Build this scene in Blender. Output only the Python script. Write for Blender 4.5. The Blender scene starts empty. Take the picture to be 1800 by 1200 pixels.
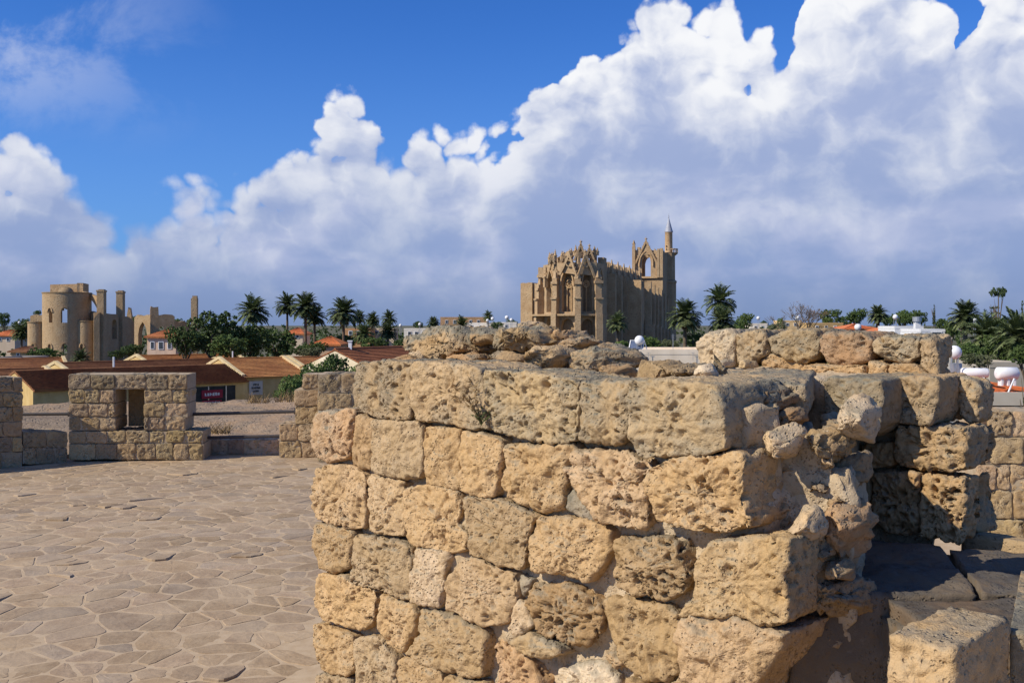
import bpy, bmesh, math, random
import numpy as np
from mathutils import Vector, Matrix

# ------------------------------------------------------------------ camera, sky, sun, exposure
SC = bpy.context.scene
COL = SC.collection
EYE, FPX, HZ = 1.6, 1750.0, 570.0          # eye height over the terrace, focal length in photo pixels, horizon row
cam_d = bpy.data.cameras.new('camera'); cam = bpy.data.objects.new('camera', cam_d); COL.objects.link(cam)
cam.location = (0, 0, EYE); cam.rotation_euler = (math.radians(90), 0, 0)
cam_d.sensor_width = 36.0; cam_d.lens = 36.0 * FPX / 1800.0
cam_d.shift_y = -(600.0 - HZ) / 1800.0
cam_d.clip_start = 0.05; cam_d.clip_end = 20000
SC.camera = cam

SUN_EL = math.radians(38)
SUN_V = Vector((-0.90, -0.43, 0)).normalized() * math.cos(SUN_EL) + Vector((0, 0, math.sin(SUN_EL)))
sun_d = bpy.data.lights.new('sun', 'SUN'); sun = bpy.data.objects.new('sun', sun_d); COL.objects.link(sun)
sun_d.energy = 5.0; sun_d.angle = math.radians(0.5); sun_d.color = (1.0, 0.915, 0.775)
sun.rotation_euler = SUN_V.to_track_quat('Z', 'Y').to_euler()
sun.location = (0, 0, 60)
SC.view_settings.view_transform = 'Standard'; SC.view_settings.look = 'None'
SC.view_settings.exposure = 0.0; SC.view_settings.gamma = 1.0
SC.view_settings.use_curve_mapping = False
SC.cycles.use_denoising = True
SC.cycles.max_bounces = 6; SC.cycles.diffuse_bounces = 3; SC.cycles.transparent_max_bounces = 8


class NT:
    """small helper to wire shader nodes"""
    def __init__(s, tree):
        s.t = tree; s.n = tree.nodes; s.l = tree.links; s.flat = False
    def node(s, typ, **kw):
        n = s.n.new(typ)
        for k, v in kw.items(): setattr(n, k, v)
        return n
    def put(s, sock, v):
        if v is None: return
        if hasattr(v, 'is_linked') or isinstance(v, bpy.types.NodeSocket): s.l.new(v, sock)
        else: sock.default_value = v
    def m(s, op, a, b=None, c=None, clamp=False):
        n = s.n.new('ShaderNodeMath'); n.operation = op; n.use_clamp = clamp
        s.put(n.inputs[0], a)
        if b is not None: s.put(n.inputs[1], b)
        if c is not None: s.put(n.inputs[2], c)
        return n.outputs[0]
    def vm(s, op, a, b=None, scale=None):
        n = s.n.new('ShaderNodeVectorMath'); n.operation = op
        s.put(n.inputs[0], a)
        if b is not None: s.put(n.inputs[1], b)
        if scale is not None: s.put(n.inputs['Scale'], scale)
        return n.outputs[0]
    def xyz(s, x, y, z=0.0):
        n = s.n.new('ShaderNodeCombineXYZ')
        for i, v in enumerate((x, y, z)): s.put(n.inputs[i], v)
        return n.outputs[0]
    def sep(s, v):
        n = s.n.new('ShaderNodeSeparateXYZ'); s.l.new(v, n.inputs[0]); return n.outputs
    def noise(s, v, scale, detail=4, rough=.5, dist=0.0, typ='FBM', lac=2.0):
        n = s.n.new('ShaderNodeTexNoise'); n.noise_type = typ
        n.noise_dimensions = '2D' if s.flat else '3D'
        s.put(n.inputs['Vector'], v); s.put(n.inputs['Scale'], scale)
        n.inputs['Detail'].default_value = detail; n.inputs['Roughness'].default_value = rough
        n.inputs['Distortion'].default_value = dist; n.inputs['Lacunarity'].default_value = lac
        n.normalize = True
        return n.outputs[0]
    def voro(s, v, scale, feat='F1', detail=0.0, rough=.5, rnd=1.0, smooth=None):
        n = s.n.new('ShaderNodeTexVoronoi'); n.feature = feat
        n.voronoi_dimensions = '2D' if s.flat else '3D'
        s.put(n.inputs['Vector'], v); s.put(n.inputs['Scale'], scale)
        if 'Detail' in n.inputs: n.inputs['Detail'].default_value = detail
        if 'Roughness' in n.inputs: n.inputs['Roughness'].default_value = rough
        n.inputs['Randomness'].default_value = rnd
        if smooth is not None: n.inputs['Smoothness'].default_value = smooth
        return n.outputs['Distance']
    def ramp(s, v, a, b, lo=0.0, hi=1.0, smooth=True):
        n = s.n.new('ShaderNodeMapRange'); n.interpolation_type = 'SMOOTHSTEP' if smooth else 'LINEAR'; n.clamp = True
        s.put(n.inputs[0], v)
        for i, x in enumerate((a, b, lo, hi)): s.put(n.inputs[1 + i], x)
        return n.outputs[0]
    def mix(s, f, a, b, blend='MIX'):
        n = s.n.new('ShaderNodeMix'); n.data_type = 'RGBA'; n.blend_type = blend; n.clamp_factor = True
        s.put(n.inputs[0], f)
        for i, v in ((6, a), (7, b)):
            if isinstance(v, (tuple, list)): v = (*v[:3], 1.0)
            s.put(n.inputs[i], v)
        return n.outputs[2]


# ---- sky: Nishita plus cumulus in the dome
def pix_dir(px, py):
    return math.atan2(px - 900, FPX), math.atan2(HZ - py, math.hypot(FPX, px - 900))

W = bpy.data.worlds.new('World'); SC.world = W; W.use_nodes = True
wt = NT(W.node_tree); wt.n.clear(); wt.flat = True
sky = wt.node('ShaderNodeTexSky', sky_type='NISHITA', sun_disc=False)
sky.sun_elevation = SUN_EL
sky.sun_rotation = math.atan2(SUN_V.x, SUN_V.y)
sky.altitude = 20; sky.air_density = 1.0; sky.dust_density = 0.6; sky.ozone_density = 4.0
geo = wt.node('ShaderNodeTexCoord')
dv = geo.outputs['Generated']
sx, sy, sz = wt.sep(dv)
az = wt.m('ARCTAN2', sx, sy)
el = wt.m('ARCSINE', sz)
P = wt.xyz(az, el, 0.0)
# billows: domed cells at two sizes, gently warped
def centred(v, amp): return wt.m('MULTIPLY', wt.m('SUBTRACT', v, 0.5), amp)
n1x = wt.noise(P, 7.0, 3, .5); n1y = wt.noise(wt.vm('ADD', P, (7.3, 2.1, 4.0)), 7.0, 3, .5)
n2x = wt.noise(P, 34.0, 3, .55); n2y = wt.noise(wt.vm('ADD', P, (3.3, 5.1, 4.0)), 34.0, 3, .55)
fine = wt.noise(P, 70.0, 6, .60)
warp = wt.xyz(wt.m('ADD', centred(n1x, .050), centred(n2x, .016)), wt.m('ADD', centred(n1y, .050), centred(n2y, .016)))
def billow(Q):
    h = None
    for sc_, k_ in ((11.0, .60), (25.0, .36), (58.0, .27)):
        d = wt.voro(wt.vm('ADD', Q, warp), sc_, 'SMOOTH_F1', smooth=.22)
        c_ = wt.m('MULTIPLY', wt.m('SQRT', wt.m('MAXIMUM', wt.m('SUBTRACT', 1.0, wt.m('MULTIPLY', d, d)), 0.0)), k_)
        h = c_ if h is None else wt.m('ADD', h, c_)
    return h
bil = billow(P)
azw = wt.m('ADD', az, wt.m('ADD', centred(n1x, .022), centred(n2x, .012)))
# cumulus skyline traced in direction (azimuth -> elevation of the cloud tops)
edge_px = [(-2400, 470), (-1900, 430), (-1500, 450), (-1150, 380), (-800, 400), (-500, 420), (-250, 330),
           (-120, 350), (0, 285), (60, 272), (110, 300), (150, 345), (190, 395), (212, 440), (222, 350), (262, 378), (320, 352),
           (370, 368), (420, 332), (465, 352), (500, 308), (560, 290), (580, 222), (625, 212), (665, 262), (695, 296),
           (730, 262), (800, 278), (890, 266), (918, 260), (930, 195), (985, 178), (1035, 122), (1105, 100), (1125, 40),
           (1175, 20), (1240, 38), (1290, 22), (1335, 50), (1352, 95), (1330, 150), (1372, 180), (1392, 150), (1398, 60),
           (1440, 20), (1500, -10), (1570, -40), (1640, 0), (1672, 60), (1692, 130), (1712, 90), (1730, 25), (1800, 0),
           (1900, 60), (2050, 180), (2300, 300), (2700, 330), (3300, 420), (4300, 470)]
fc = wt.node('ShaderNodeFloatCurve')
A0, A1, E0, E1 = -1.1, 1.2, 0.0, 0.45
crv = fc.mapping.curves[0]
pts = []
for px, py in edge_px:
    a, e = pix_dir(px, py); pts.append(((a - A0) / (A1 - A0), (e - E0) / (E1 - E0)))
pts.sort()
crv.points[0].location = pts[0]; crv.points[1].location = pts[-1]
for p in pts[1:-1]: crv.points.new(*p)
for p in crv.points: p.handle_type = 'VECTOR'
fc.mapping.use_clip = False; fc.mapping.update()
wt.l.new(wt.m('DIVIDE', wt.m('SUBTRACT', azw, A0), A1 - A0), fc.inputs['Value'])
edge = wt.m('MULTIPLY_ADD', fc.outputs[0], E1 - E0, E0)
# puffs: positive inside the lumps
puff = wt.m('ADD', wt.m('MULTIPLY', wt.m('SUBTRACT', bil, 1.03), .16), centred(fine, .016))
depth = wt.m('ADD', wt.m('SUBTRACT', wt.m('ADD', edge, .006), el), puff)            # >0 inside the cloud
soft = wt.m('ADD', wt.ramp(n1y, .35, .7, .005, .016), wt.ramp(el, .08, .20, .035, 0.0))
cum = wt.ramp(wt.m('DIVIDE', wt.m('ADD', depth, .004), soft, clamp=True), 0.0, 1.0)
cum = wt.m('MAXIMUM', cum, wt.ramp(wt.m('SUBTRACT', edge, el), .014, .045))
# light on the cumulus: the relief of the billows towards the sun, tops bright, bases grey
relief = wt.m('SUBTRACT', bil, billow(wt.vm('ADD', P, (-.010, .012, 0.0))))
big = wt.noise(wt.vm('MULTIPLY', wt.vm('ADD', P, warp), (1.0, 1.3, 1.0)), 12.0, 5, .55)
top = wt.ramp(depth, .01, .15, 1.0, 0.0)
lit = wt.m('ADD', wt.m('MULTIPLY', top, .54), wt.m('MULTIPLY', relief, wt.m('MULTIPLY_ADD', top, 1.25, .5)))
lit = wt.m('ADD', lit, wt.m('MULTIPLY', wt.m('SUBTRACT', big, .5), 1.75))
lit = wt.m('ADD', lit, centred(fine, .10))
lit = wt.m('SUBTRACT', lit, wt.ramp(az, -.42, -.12, .22, 0.0))
lit = wt.ramp(lit, -.20, .82)
ccol = wt.mix(lit, (.37, .45, .69), (.93, .94, .97))
# low haze swallowing the cloud bases
hz = wt.m('POWER', wt.ramp(el, .0, .235, 1.0, 0.0, smooth=False), 1.25)
patch = wt.noise(wt.vm('MULTIPLY', P, (1.0, 2.2, 1.0)), 7.0, 5, .55)
hzcol = wt.mix(wt.ramp(patch, .42, .72), (.215, .315, .57), (.42, .48, .70))
hzcol = wt.mix(wt.ramp(el, .0, .07, 1.0, 0.0), hzcol, (.19, .275, .485))
ccol = wt.mix(wt.m('MULTIPLY', hz, .93), ccol, hzcol)
# thin torn scraps above the skyline
wn = wt.noise(wt.vm('ADD', wt.vm('MULTIPLY', P, (1.0, 1.25, 1.0)), (.3, .2, 0)), 7.5, 7, .62, .25)
wl = wt.m('MULTIPLY', wt.ramp(az, -.62, -.24, 1.0, 0.0), wt.ramp(el, .15, .24))
wis = wt.m('MULTIPLY', wt.ramp(wn, .43, .66), wl)
skyc = wt.vm('MULTIPLY', sky.outputs[0], (.033, .074, .142))
low = wt.ramp(el, .0, .33, 1.0, 0.0)
skyc = wt.mix(wt.m('MULTIPLY', low, .42), skyc, (.22, .40, .80))
col = wt.mix(wt.m('MULTIPLY', wis, .80), skyc, (.60, .66, .84))
col = wt.mix(cum, col, ccol)
# below the horizon: plain earth tone
col = wt.mix(wt.ramp(el, -.03, -.005, 1.0, 0.0), col, (.16, .14, .11))
bg = wt.node('ShaderNodeBackground'); wt.l.new(col, bg.inputs[0]); bg.inputs[1].default_value = 1.0
wo = wt.node('ShaderNodeOutputWorld'); wt.l.new(bg.outputs[0], wo.inputs[0])
W.cycles.sampling_method = 'MANUAL'; W.cycles.sample_map_resolution = 512

# ------------------------------------------------------------------ helpers
def pw(px, py, Y):
    """photo pixel at distance Y -> world point"""
    return Vector(((px - 900) / FPX * Y, Y, EYE - (py - HZ) / FPX * Y))

def link(name, me, mat=None, parent=None, loc=None, color=None):
    o = bpy.data.objects.new(name, me); COL.objects.link(o)
    if mat is not None and me is not None and not me.materials: me.materials.append(mat)
    if parent is not None: o.parent = parent
    if loc is not None: o.location = loc
    if color is not None: o.color = color
    return o

def tag(o, label=None, cat=None, group=None, kind=None):
    if label: o['label'] = label
    if cat: o['category'] = cat
    if group: o['group'] = group
    if kind: o['kind'] = kind
    return o

def empty(name, loc=(0, 0, 0), label=None, cat=None, group=None, rz=0.0, scale=1.0):
    o = bpy.data.objects.new(name, None); COL.objects.link(o); o.location = loc; o.rotation_euler = (0, 0, rz)
    o.empty_display_size = .1
    if scale != 1.0: o.scale = (scale,) * 3
    return tag(o, label, cat, group)

def mesh_np(name, V, F, smooth=True, mat=None):
    me = bpy.data.meshes.new(name); me.from_pydata([tuple(v) for v in V] if not isinstance(V, np.ndarray) else V.tolist(), [], F if isinstance(F, list) else F.tolist())
    if smooth: me.polygons.foreach_set('use_smooth', [True] * len(me.polygons))
    me.update()
    if mat is not None: me.materials.append(mat)
    return me

class MB:
    """collects boxes, prisms and walls, then builds ONE mesh"""
    def __init__(s): s.v = []; s.f = []
    def add(s, V, F):
        o = len(s.v); s.v += [tuple(v) for v in V]; s.f += [tuple(i + o for i in f) for f in F]
    def box(s, c, sx, sy, sz, rz=0.0):
        """c = centre of the base"""
        ca, sa = math.cos(rz), math.sin(rz); V = []
        for z in (0, sz):
            for x, y in ((-sx/2, -sy/2), (sx/2, -sy/2), (sx/2, sy/2), (-sx/2, sy/2)):
                V.append((c[0] + x*ca - y*sa, c[1] + x*sa + y*ca, c[2] + z))
        s.add(V, [(0, 3, 2, 1), (4, 5, 6, 7), (0, 1, 5, 4), (1, 2, 6, 5), (2, 3, 7, 6), (3, 0, 4, 7)])
    def prism(s, poly, z0, z1):
        """poly = plan outline, counter-clockwise"""
        n = len(poly); V = [(p[0], p[1], z0) for p in poly] + [(p[0], p[1], z1) for p in poly]
        s.add(V, [tuple(range(n - 1, -1, -1)), tuple(range(n, 2*n))] + [(i, (i+1) % n, n + (i+1) % n, n + i) for i in range(n)])
    def bar(s, a, b, r, n=4, r2=None):
        a, b = Vector(a), Vector(b); d = (b - a).normalized(); r2 = r if r2 is None else r2
        x = d.orthogonal().normalized() if abs(d.z) > .999 else d.cross(Vector((0, 0, 1))).normalized()
        y = d.cross(x); V = []
        for p, rr in ((a, r), (b, r2)):
            for k in range(n):
                t = 2*math.pi*(k + .5)/n; V.append(p + x*math.cos(t)*rr + y*math.sin(t)*rr)
        s.add(V, [tuple(range(n - 1, -1, -1)), tuple(range(n, 2*n))] + [(i, (i+1) % n, n + (i+1) % n, n + i) for i in range(n)])
    def lathe(s, c, prof, n=16, a0=0.0, a1=2*math.pi):
        full = abs(a1 - a0 - 2*math.pi) < 1e-6; m = n if full else n + 1; V = []; F = []
        for r, z in prof:
            for k in range(m):
                t = a0 + (a1 - a0)*k/n; V.append((c[0] + r*math.cos(t), c[1] + r*math.sin(t), c[2] + z))
        for i in range(len(prof) - 1):
            for k in range(n):
                k2 = (k + 1) % m; F.append((i*m + k, i*m + k2, (i+1)*m + k2, (i+1)*m + k))
        s.add(V, F)
    def slab(s, quad, t):
        """quad = four world points, thickened by t against its normal"""
        q = [Vector(p) for p in quad]; nrm = (q[1] - q[0]).cross(q[3] - q[0]).normalized()
        V = q + [p - nrm*t for p in q]
        s.add(V, [(0, 1, 2, 3), (7, 6, 5, 4), (0, 4, 5, 1), (1, 5, 6, 2), (2, 6, 7, 3), (3, 7, 4, 0)])
    def wall(s, A, B, z0, top, openings=(), t=1.0, n=8):
        """a wall from plan point A to B, front on the right-hand side when walking A->B seen from above is the outside;
        top = number or [(u, z), ...]; openings = (u0, u1, sill, spring, apex) with pointed heads, cut right through"""
        A, B = Vector((A[0], A[1], 0)), Vector((B[0], B[1], 0)); L = (B - A).length; d = (B - A)/L
        inn = Vector((-d.y, d.x, 0))*t
        tp = [(0, top), (L, top)] if not isinstance(top, (list, tuple)) else list(top)
        def topz(u):
            for (a, za), (b, zb) in zip(tp, tp[1:]):
                if a <= u <= b: return za if b - a < 1e-9 else za + (zb - za)*(u - a)/(b - a)
            return tp[-1][1]
        us = {0.0, L} | {u for u, _ in tp}
        for o in openings:
            for k in range(n + 1): us.add(o[0] + (o[1] - o[0])*k/n)
        us = sorted(u for u in us if -1e-6 <= u <= L + 1e-6)
        us = [u for i, u in enumerate(us) if i == 0 or u - us[i-1] > 1e-5]
        def head(o, u):
            w = (o[1] - o[0])/2; x = abs(u - (o[0] + o[1])/2)/w; hgt = o[4] - o[3]
            if hgt <= 0: return o[3]
            R = (w*w + hgt*hgt)/(2*w) / w                      # pointed arc through springing and apex
            return o[3] + math.sqrt(max(0.0, R*R - (x + R - 1)**2))*w
        def quad(u0, u1, a0, a1, b0, b1):
            P0, P1 = A + d*u0, A + d*u1; z = Vector((0, 0, 1))
            V = [P0 + z*a0, P1 + z*a1, P1 + z*b1, P0 + z*b0]; V += [p + inn for p in V]
            s.add(V, [(0, 1, 2, 3), (7, 6, 5, 4), (3, 2, 6, 7), (4, 5, 1, 0)])
        def side(u, a, b, flip):
            P0 = A + d*u; z = Vector((0, 0, 1)); V = [P0 + z*a, P0 + z*b, P0 + z*b + inn, P0 + z*a + inn]
            s.add(V, [(0, 1, 2, 3) if flip else (3, 2, 1, 0)])
        for u0, u1 in zip(us, us[1:]):
            um = (u0 + u1)/2; op = next((o for o in openings if o[0] < um < o[1]), None)
            if op is None: quad(u0, u1, z0, z0, topz(u0), topz(u1))
            else:
                if op[2] > z0 + 1e-6: quad(u0, u1, z0, z0, op[2], op[2])
                quad(u0, u1, head(op, u0), head(op, u1), topz(u0), topz(u1))
        side(0, z0, topz(0), False); side(L, z0, topz(L), True)
        for o in openings:
            side(o[0], o[2], o[3], True); side(o[1], o[2], o[3], False)
    def build(s, name, mat, parent=None, smooth=False, color=None, kind=None):
        me = mesh_np(name, s.v, s.f, smooth, mat); o = link(name, me, None, parent, color=color or (1, 1, 1, .12))
        if kind: o['kind'] = kind
        return o

# ---- vectorised noise
def _hash(ix, iy, iz, seed):
    h = (ix.astype(np.int64)*374761393 + iy.astype(np.int64)*668265263 + iz.astype(np.int64)*2147483647 + seed*974711) & 0xffffffff
    h = ((h ^ (h >> 13))*1274126177) & 0xffffffff
    h = ((h ^ (h >> 16))*2246822519) & 0xffffffff
    return ((h ^ (h >> 15)) & 0xffffff)/16777215.0

def vnoise(P, seed=0):
    i = np.floor(P).astype(np.int64); f = P - i; f = f*f*f*(f*(f*6 - 15) + 10)
    r = np.zeros(len(P))
    for dx in (0, 1):
        wx = f[:, 0] if dx else 1 - f[:, 0]
        for dy in (0, 1):
            wy = f[:, 1] if dy else 1 - f[:, 1]
            for dz in (0, 1):
                wz = f[:, 2] if dz else 1 - f[:, 2]
                r += wx*wy*wz*_hash(i[:, 0] + dx, i[:, 1] + dy, i[:, 2] + dz, seed)
    return r*2 - 1

def fbm(P, octs=4, seed=0, gain=.5):
    a, s, r = 1.0, 1.0, np.zeros(len(P))
    for k in range(octs): r += a*vnoise(P*s + 13.7*k, seed + k); a *= gain; s *= 2.03
    return r

def worley(P, seed=0):
    i = np.floor(P).astype(np.int64); f = P - i; best = np.full(len(P), 9.0); rnd = np.zeros(len(P))
    for dx in (-1, 0, 1):
        for dy in (-1, 0, 1):
            for dz in (-1, 0, 1):
                c = (i[:, 0] + dx, i[:, 1] + dy, i[:, 2] + dz)
                q = np.stack([dx + _hash(*c, seed + 1) - f[:, 0], dy + _hash(*c, seed + 2) - f[:, 1], dz + _hash(*c, seed + 3) - f[:, 2]], 1)
                dd = (q*q).sum(1); m = dd < best
                best = np.where(m, dd, best); rnd = np.where(m, _hash(*c, seed + 4), rnd)
    return np.sqrt(best), rnd

def sstep(a, b, x):
    t = np.clip((x - a)/(b - a), 0, 1); return t*t*(3 - 2*t)

# ---- materials
def new_mat(name):
    m = bpy.data.materials.new(name); m.use_nodes = True; t = NT(m.node_tree)
    b = m.node_tree.nodes['Principled BSDF']; b.inputs['Roughness'].default_value = .9
    b.inputs['Specular IOR Level'].default_value = .25
    return m, t, b

def pos(t): return t.node('ShaderNodeNewGeometry').outputs['Position']

def bump(t, b, h, strength, dist):
    n = t.node('ShaderNodeBump'); n.inputs['Strength'].default_value = strength; n.inputs['Distance'].default_value = dist
    t.l.new(h, n.inputs['Height']); t.l.new(n.outputs[0], b.inputs['Normal'])

def stone_mat(name, c1, c2, grey=(.265, .235, .170), scale=9.0, bump_d=.006, pit=70.0, var=.24, crust=True, dark=(.20, .13, .065)):
    """weathered sandstone; the object's colour tints it, its alpha says how much grey crust it carries"""
    m, t, b = new_mat(name); p = pos(t)
    oi = t.node('ShaderNodeObjectInfo')
    n1 = t.noise(p, scale, 5, .6); n2 = t.noise(p, scale*5.3, 4, .65); n3 = t.noise(p, scale*.35, 3, .5)
    c = t.mix(t.ramp(n1, .3, .72), c1, c2)
    c = t.mix(t.ramp(n2, .50, .74, 0, .62), c, dark)
    c = t.mix(t.ramp(n2, .22, .40, .35, 0), c, tuple(min(.8, x*1.45 + .04) for x in c2))
    c = t.mix(1.0, c, oi.outputs['Color'], 'MULTIPLY')
    if crust:
        nz = t.sep(t.node('ShaderNodeNewGeometry').outputs['Normal'])[2]
        f = t.m('ADD', t.m('MULTIPLY', t.ramp(nz, .15, .8), .75), t.m('MULTIPLY', oi.outputs['Alpha'], 1.0))
        f = t.m('MULTIPLY', f, t.ramp(t.m('ADD', n1, t.m('MULTIPLY', t.m('SUBTRACT', n3, .5), .8)), .33, .62))
        gcol = t.mix(t.ramp(n2, .35, .7), grey, tuple(x*.6 for x in grey))
        c = t.mix(t.m('MULTIPLY', f, .85, clamp=True), c, gcol)
    r = t.m('ADD', t.m('MULTIPLY', oi.outputs['Random'], var), 1 - var*.5)
    c = t.vm('SCALE', c, scale=r)
    t.l.new(c, b.inputs['Base Color']); b.inputs['Roughness'].default_value = .95; b.inputs['Specular IOR Level'].default_value = .12
    h = t.m('ADD', t.m('MULTIPLY', n2, .6), t.m('MULTIPLY', t.noise(p, pit*2.2, 4, .7), .5))
    v = t.voro(p, pit, 'F1')
    h = t.m('SUBTRACT', h, t.m('MULTIPLY', t.ramp(v, .12, .36, 1.0, 0.0), t.ramp(n1, .42, .6, 0, .9)))
    bump(t, b, h, .9, bump_d)
    return m

def plain_mat(name, c1, c2=None, scale=4.0, rough=.8, bump_d=0.0, spec=.25, metal=0.0, tint=False, stain=0.0):
    m, t, b = new_mat(name); p = pos(t); c2 = c2 or c1
    n = t.noise(p, scale, 5, .6)
    c = t.mix(t.ramp(n, .3, .7), c1, c2)
    if stain:
        sn = t.noise(t.vm('MULTIPLY', p, (1, 1, .18)), scale*1.7, 4, .6)
        c = t.mix(t.ramp(sn, .5, .75, 0, stain), c, tuple(x*.45 for x in c1))
    if tint: c = t.mix(1.0, c, t.node('ShaderNodeObjectInfo').outputs['Color'], 'MULTIPLY')
    t.l.new(c, b.inputs['Base Color']); b.inputs['Roughness'].default_value = rough
    b.inputs['Specular IOR Level'].default_value = spec; b.inputs['Metallic'].default_value = metal
    if bump_d: bump(t, b, n, .6, bump_d)
    return m

# ------------------------------------------------------------------ foreground: the ruined wall, stone by stone
M_ASH = stone_mat('sandstone', (.45, .312, .163), (.545, .395, .232), scale=9.0, bump_d=.011)
M_CORE = stone_mat('lime_mortar', (.44, .325, .19), (.53, .42, .28), scale=11.0, bump_d=.008, pit=95.0, crust=False)

S2 = math.sqrt(.5)
def plane_d(K): return ('d', K)          # vertical plane x + y = K, the run of the ruined wall
def plane_c(Y): return ('c', Y)          # vertical plane facing the camera's side of the terrace

def plane_n(px, Y, deg):                   # vertical plane through a photo column at distance Y, turned by deg
    return ('n', (px - 900)/FPX*Y, Y, math.radians(deg))

def to_plane(px, py, pl):
    x = (px - 900)/FPX
    if pl[0] == 'd': Y = pl[1]/(1 + x)
    elif pl[0] == 'c': Y = pl[1]
    else: c_, s_ = math.cos(pl[3]), math.sin(pl[3]); Y = (pl[2]*c_ - pl[1]*s_)/(c_ - x*s_)
    return Vector((x*Y, Y, EYE - (py - HZ)/FPX*Y))

def smooth_poly(P, it=2, k=.10):
    P = np.array(P, float)
    for _ in range(it):
        Q = np.roll(P, -1, 0); P = np.stack([P*(1 - k) + Q*k, P*k + Q*(1 - k)], 1).reshape(-1, 2); k = .22
    return P

def resample(P, M):
    Q = np.vstack([P, P[:1]]); L = np.r_[0, np.cumsum(np.hypot(*np.diff(Q, axis=0).T))]
    s = np.linspace(0, L[-1], M, endpoint=False)
    return np.stack([np.interp(s, L, Q[:, 0]), np.interp(s, L, Q[:, 1])], 1)

def make_stone(uv, depth=.3, e=.010, bulge=.005, rough=1.0, pits=.5, seed=0, sp=.0065, boulder=False, shrink=-.0022, streak=0.0, cap=True):
    """uv outline in metres (centred) -> vertices (u, w inwards, v up) and faces of a weathered stone"""
    if not boulder: e = min(e, .020); bulge = min(bulge, .012)
    P = smooth_poly(uv); per = np.hypot(*(np.roll(P, -1, 0) - P).T).sum()
    M = int(np.clip(per/sp, 28, 190)); P = resample(P, M)
    if (np.roll(P, -1, 0)[:, 0]*P[:, 1] - np.roll(P, -1, 0)[:, 1]*P[:, 0]).sum() > 0: P = P[::-1]
    R = np.hypot(P[:, 0], P[:, 1]); P = P*((R - shrink)/R)[:, None]; R = R - shrink; Rm = R.mean()
    rings = []                                              # (fraction of radius, metres taken off, w)
    if boulder:
        n = max(10, int(2.2*Rm/sp))
        for k in range(1, n):
            th = math.pi*k/n; rings.append((math.sin(th)**.46, 0.0, -math.copysign(abs(math.cos(th))**.7, math.cos(th))*depth/2))
        first, last = -depth/2, depth/2
    else:
        n = max(6, int(Rm/sp))
        for k in range(1, n + 1):
            q = k/n; rings.append((q, e*q, -bulge*(1 - q*q)))
        na = max(3, int(e*1.6/sp))
        for k in range(1, na + 1):
            th = math.pi/2*k/na; rings.append((1.0, e*(1 - math.sin(th)), e*(1 - math.cos(th))))
        ns = max(3, int(min(depth, .30)/(sp*1.8)))
        for k in range(1, ns + 1): rings.append((1 - .03*k/ns, 0.0, e + (depth - e)*k/ns))
        first, last = -bulge, depth
    nr = len(rings); V = np.zeros((nr*M + 2, 3))
    for k, (q, off, w) in enumerate(rings):
        sc = np.maximum(.02, q - off/R)
        V[k*M:(k+1)*M, 0] = P[:, 0]*sc; V[k*M:(k+1)*M, 2] = P[:, 1]*sc; V[k*M:(k+1)*M, 1] = w
    V[-2] = (0, first, 0); V[-1] = (0, last, 0)
    a = np.arange(M); b = (a + 1) % M; F = []
    for k in range(nr - 1): F.append(np.stack([k*M + a, (k+1)*M + a, (k+1)*M + b, k*M + b], 1))
    F = np.vstack(F)
    # normals
    e1 = V[F[:, 2]] - V[F[:, 0]]; e2 = V[F[:, 3]] - V[F[:, 1]]; fn = np.cross(e1, e2); N = np.zeros_like(V)
    for k in range(4): np.add.at(N, F[:, k], fn)
    N[-2] = (0, -1, 0); N[-1] = (0, 1, 0)
    N /= np.maximum(1e-9, np.linalg.norm(N, axis=1))[:, None]
    if (N[:M, 1].mean() > 0): N[:-2] *= -1; F = F[:, ::-1]
    size = Rm; rough = .55 + .5*rough
    Q = V + seed*3.917
    fr = 1.0 if boulder else np.clip(-N[:, 1], 0, 1)*.75 + .25          # outlines stay as laid, faces weather
    D = fbm(Q*3.2/max(.05, size*.9)*.5, 3, seed)*size*(.022 if boulder else .034)*rough*fr
    D += fbm(Q*24, 4, seed + 9, .62)*.0068*rough*(fr*.6 + .4)
    D += (.5 - np.abs(fbm(Q*52, 3, seed + 21, .6)))*.0016*rough + fbm(Q*75, 2, seed + 40, .6)*.0026
    if streak: D += streak*.006*np.sin((V[:, 0]*1.0 + V[:, 2]*.18)*150 + 3*vnoise(Q*9, seed))*sstep(-.2, .5, vnoise(Q*6, seed + 3))
    if pits > 0:
        msk = sstep(-.35, .45, fbm(Q*5.0, 2, seed + 31))*.7 + .3
        f1, rn = worley(Q*36 + .35*np.stack([vnoise(Q*40, 5), vnoise(Q*40, 6), vnoise(Q*40, 7)], 1), seed)
        D -= pits*msk*.023*sstep(.44, .22, f1)*(rn > .35)*(.5 + rn)
        f2, rn2 = worley(Q*82, seed + 50)
        D -= pits*msk*.010*sstep(.44, .20, f2)*(rn2 > .4)
        f3, rn3 = worley(Q*15, seed + 70)
        D -= pits*.022*sstep(.36, .10, f3)*(rn3 > .72)
    if boulder or rough > 1.35:                             # broken, angular faces
        rf = np.random.RandomState(seed); lim = np.array([np.abs(V[:, 0]).max(), np.abs(V[:, 1]).max(), np.abs(V[:, 2]).max()])
        for _ in range(16 if boulder else 5):
            nn = rf.normal(size=3); nn[1] = -abs(nn[1])*.8; nn /= np.linalg.norm(nn)
            reach = np.sqrt(((nn*lim)**2).sum()); dd = V @ nn - reach*(rf.uniform(.50, .82) if boulder else rf.uniform(.62, .88)); V = V - np.maximum(0, dd)[:, None]*(.97 if boulder else .85)*nn
    V = V + N*D[:, None]
    FL = F.tolist()
    FL += [(nr*M, (i + 1) % M, i) if False else (nr*M, i, (i + 1) % M) for i in range(M)]
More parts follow.
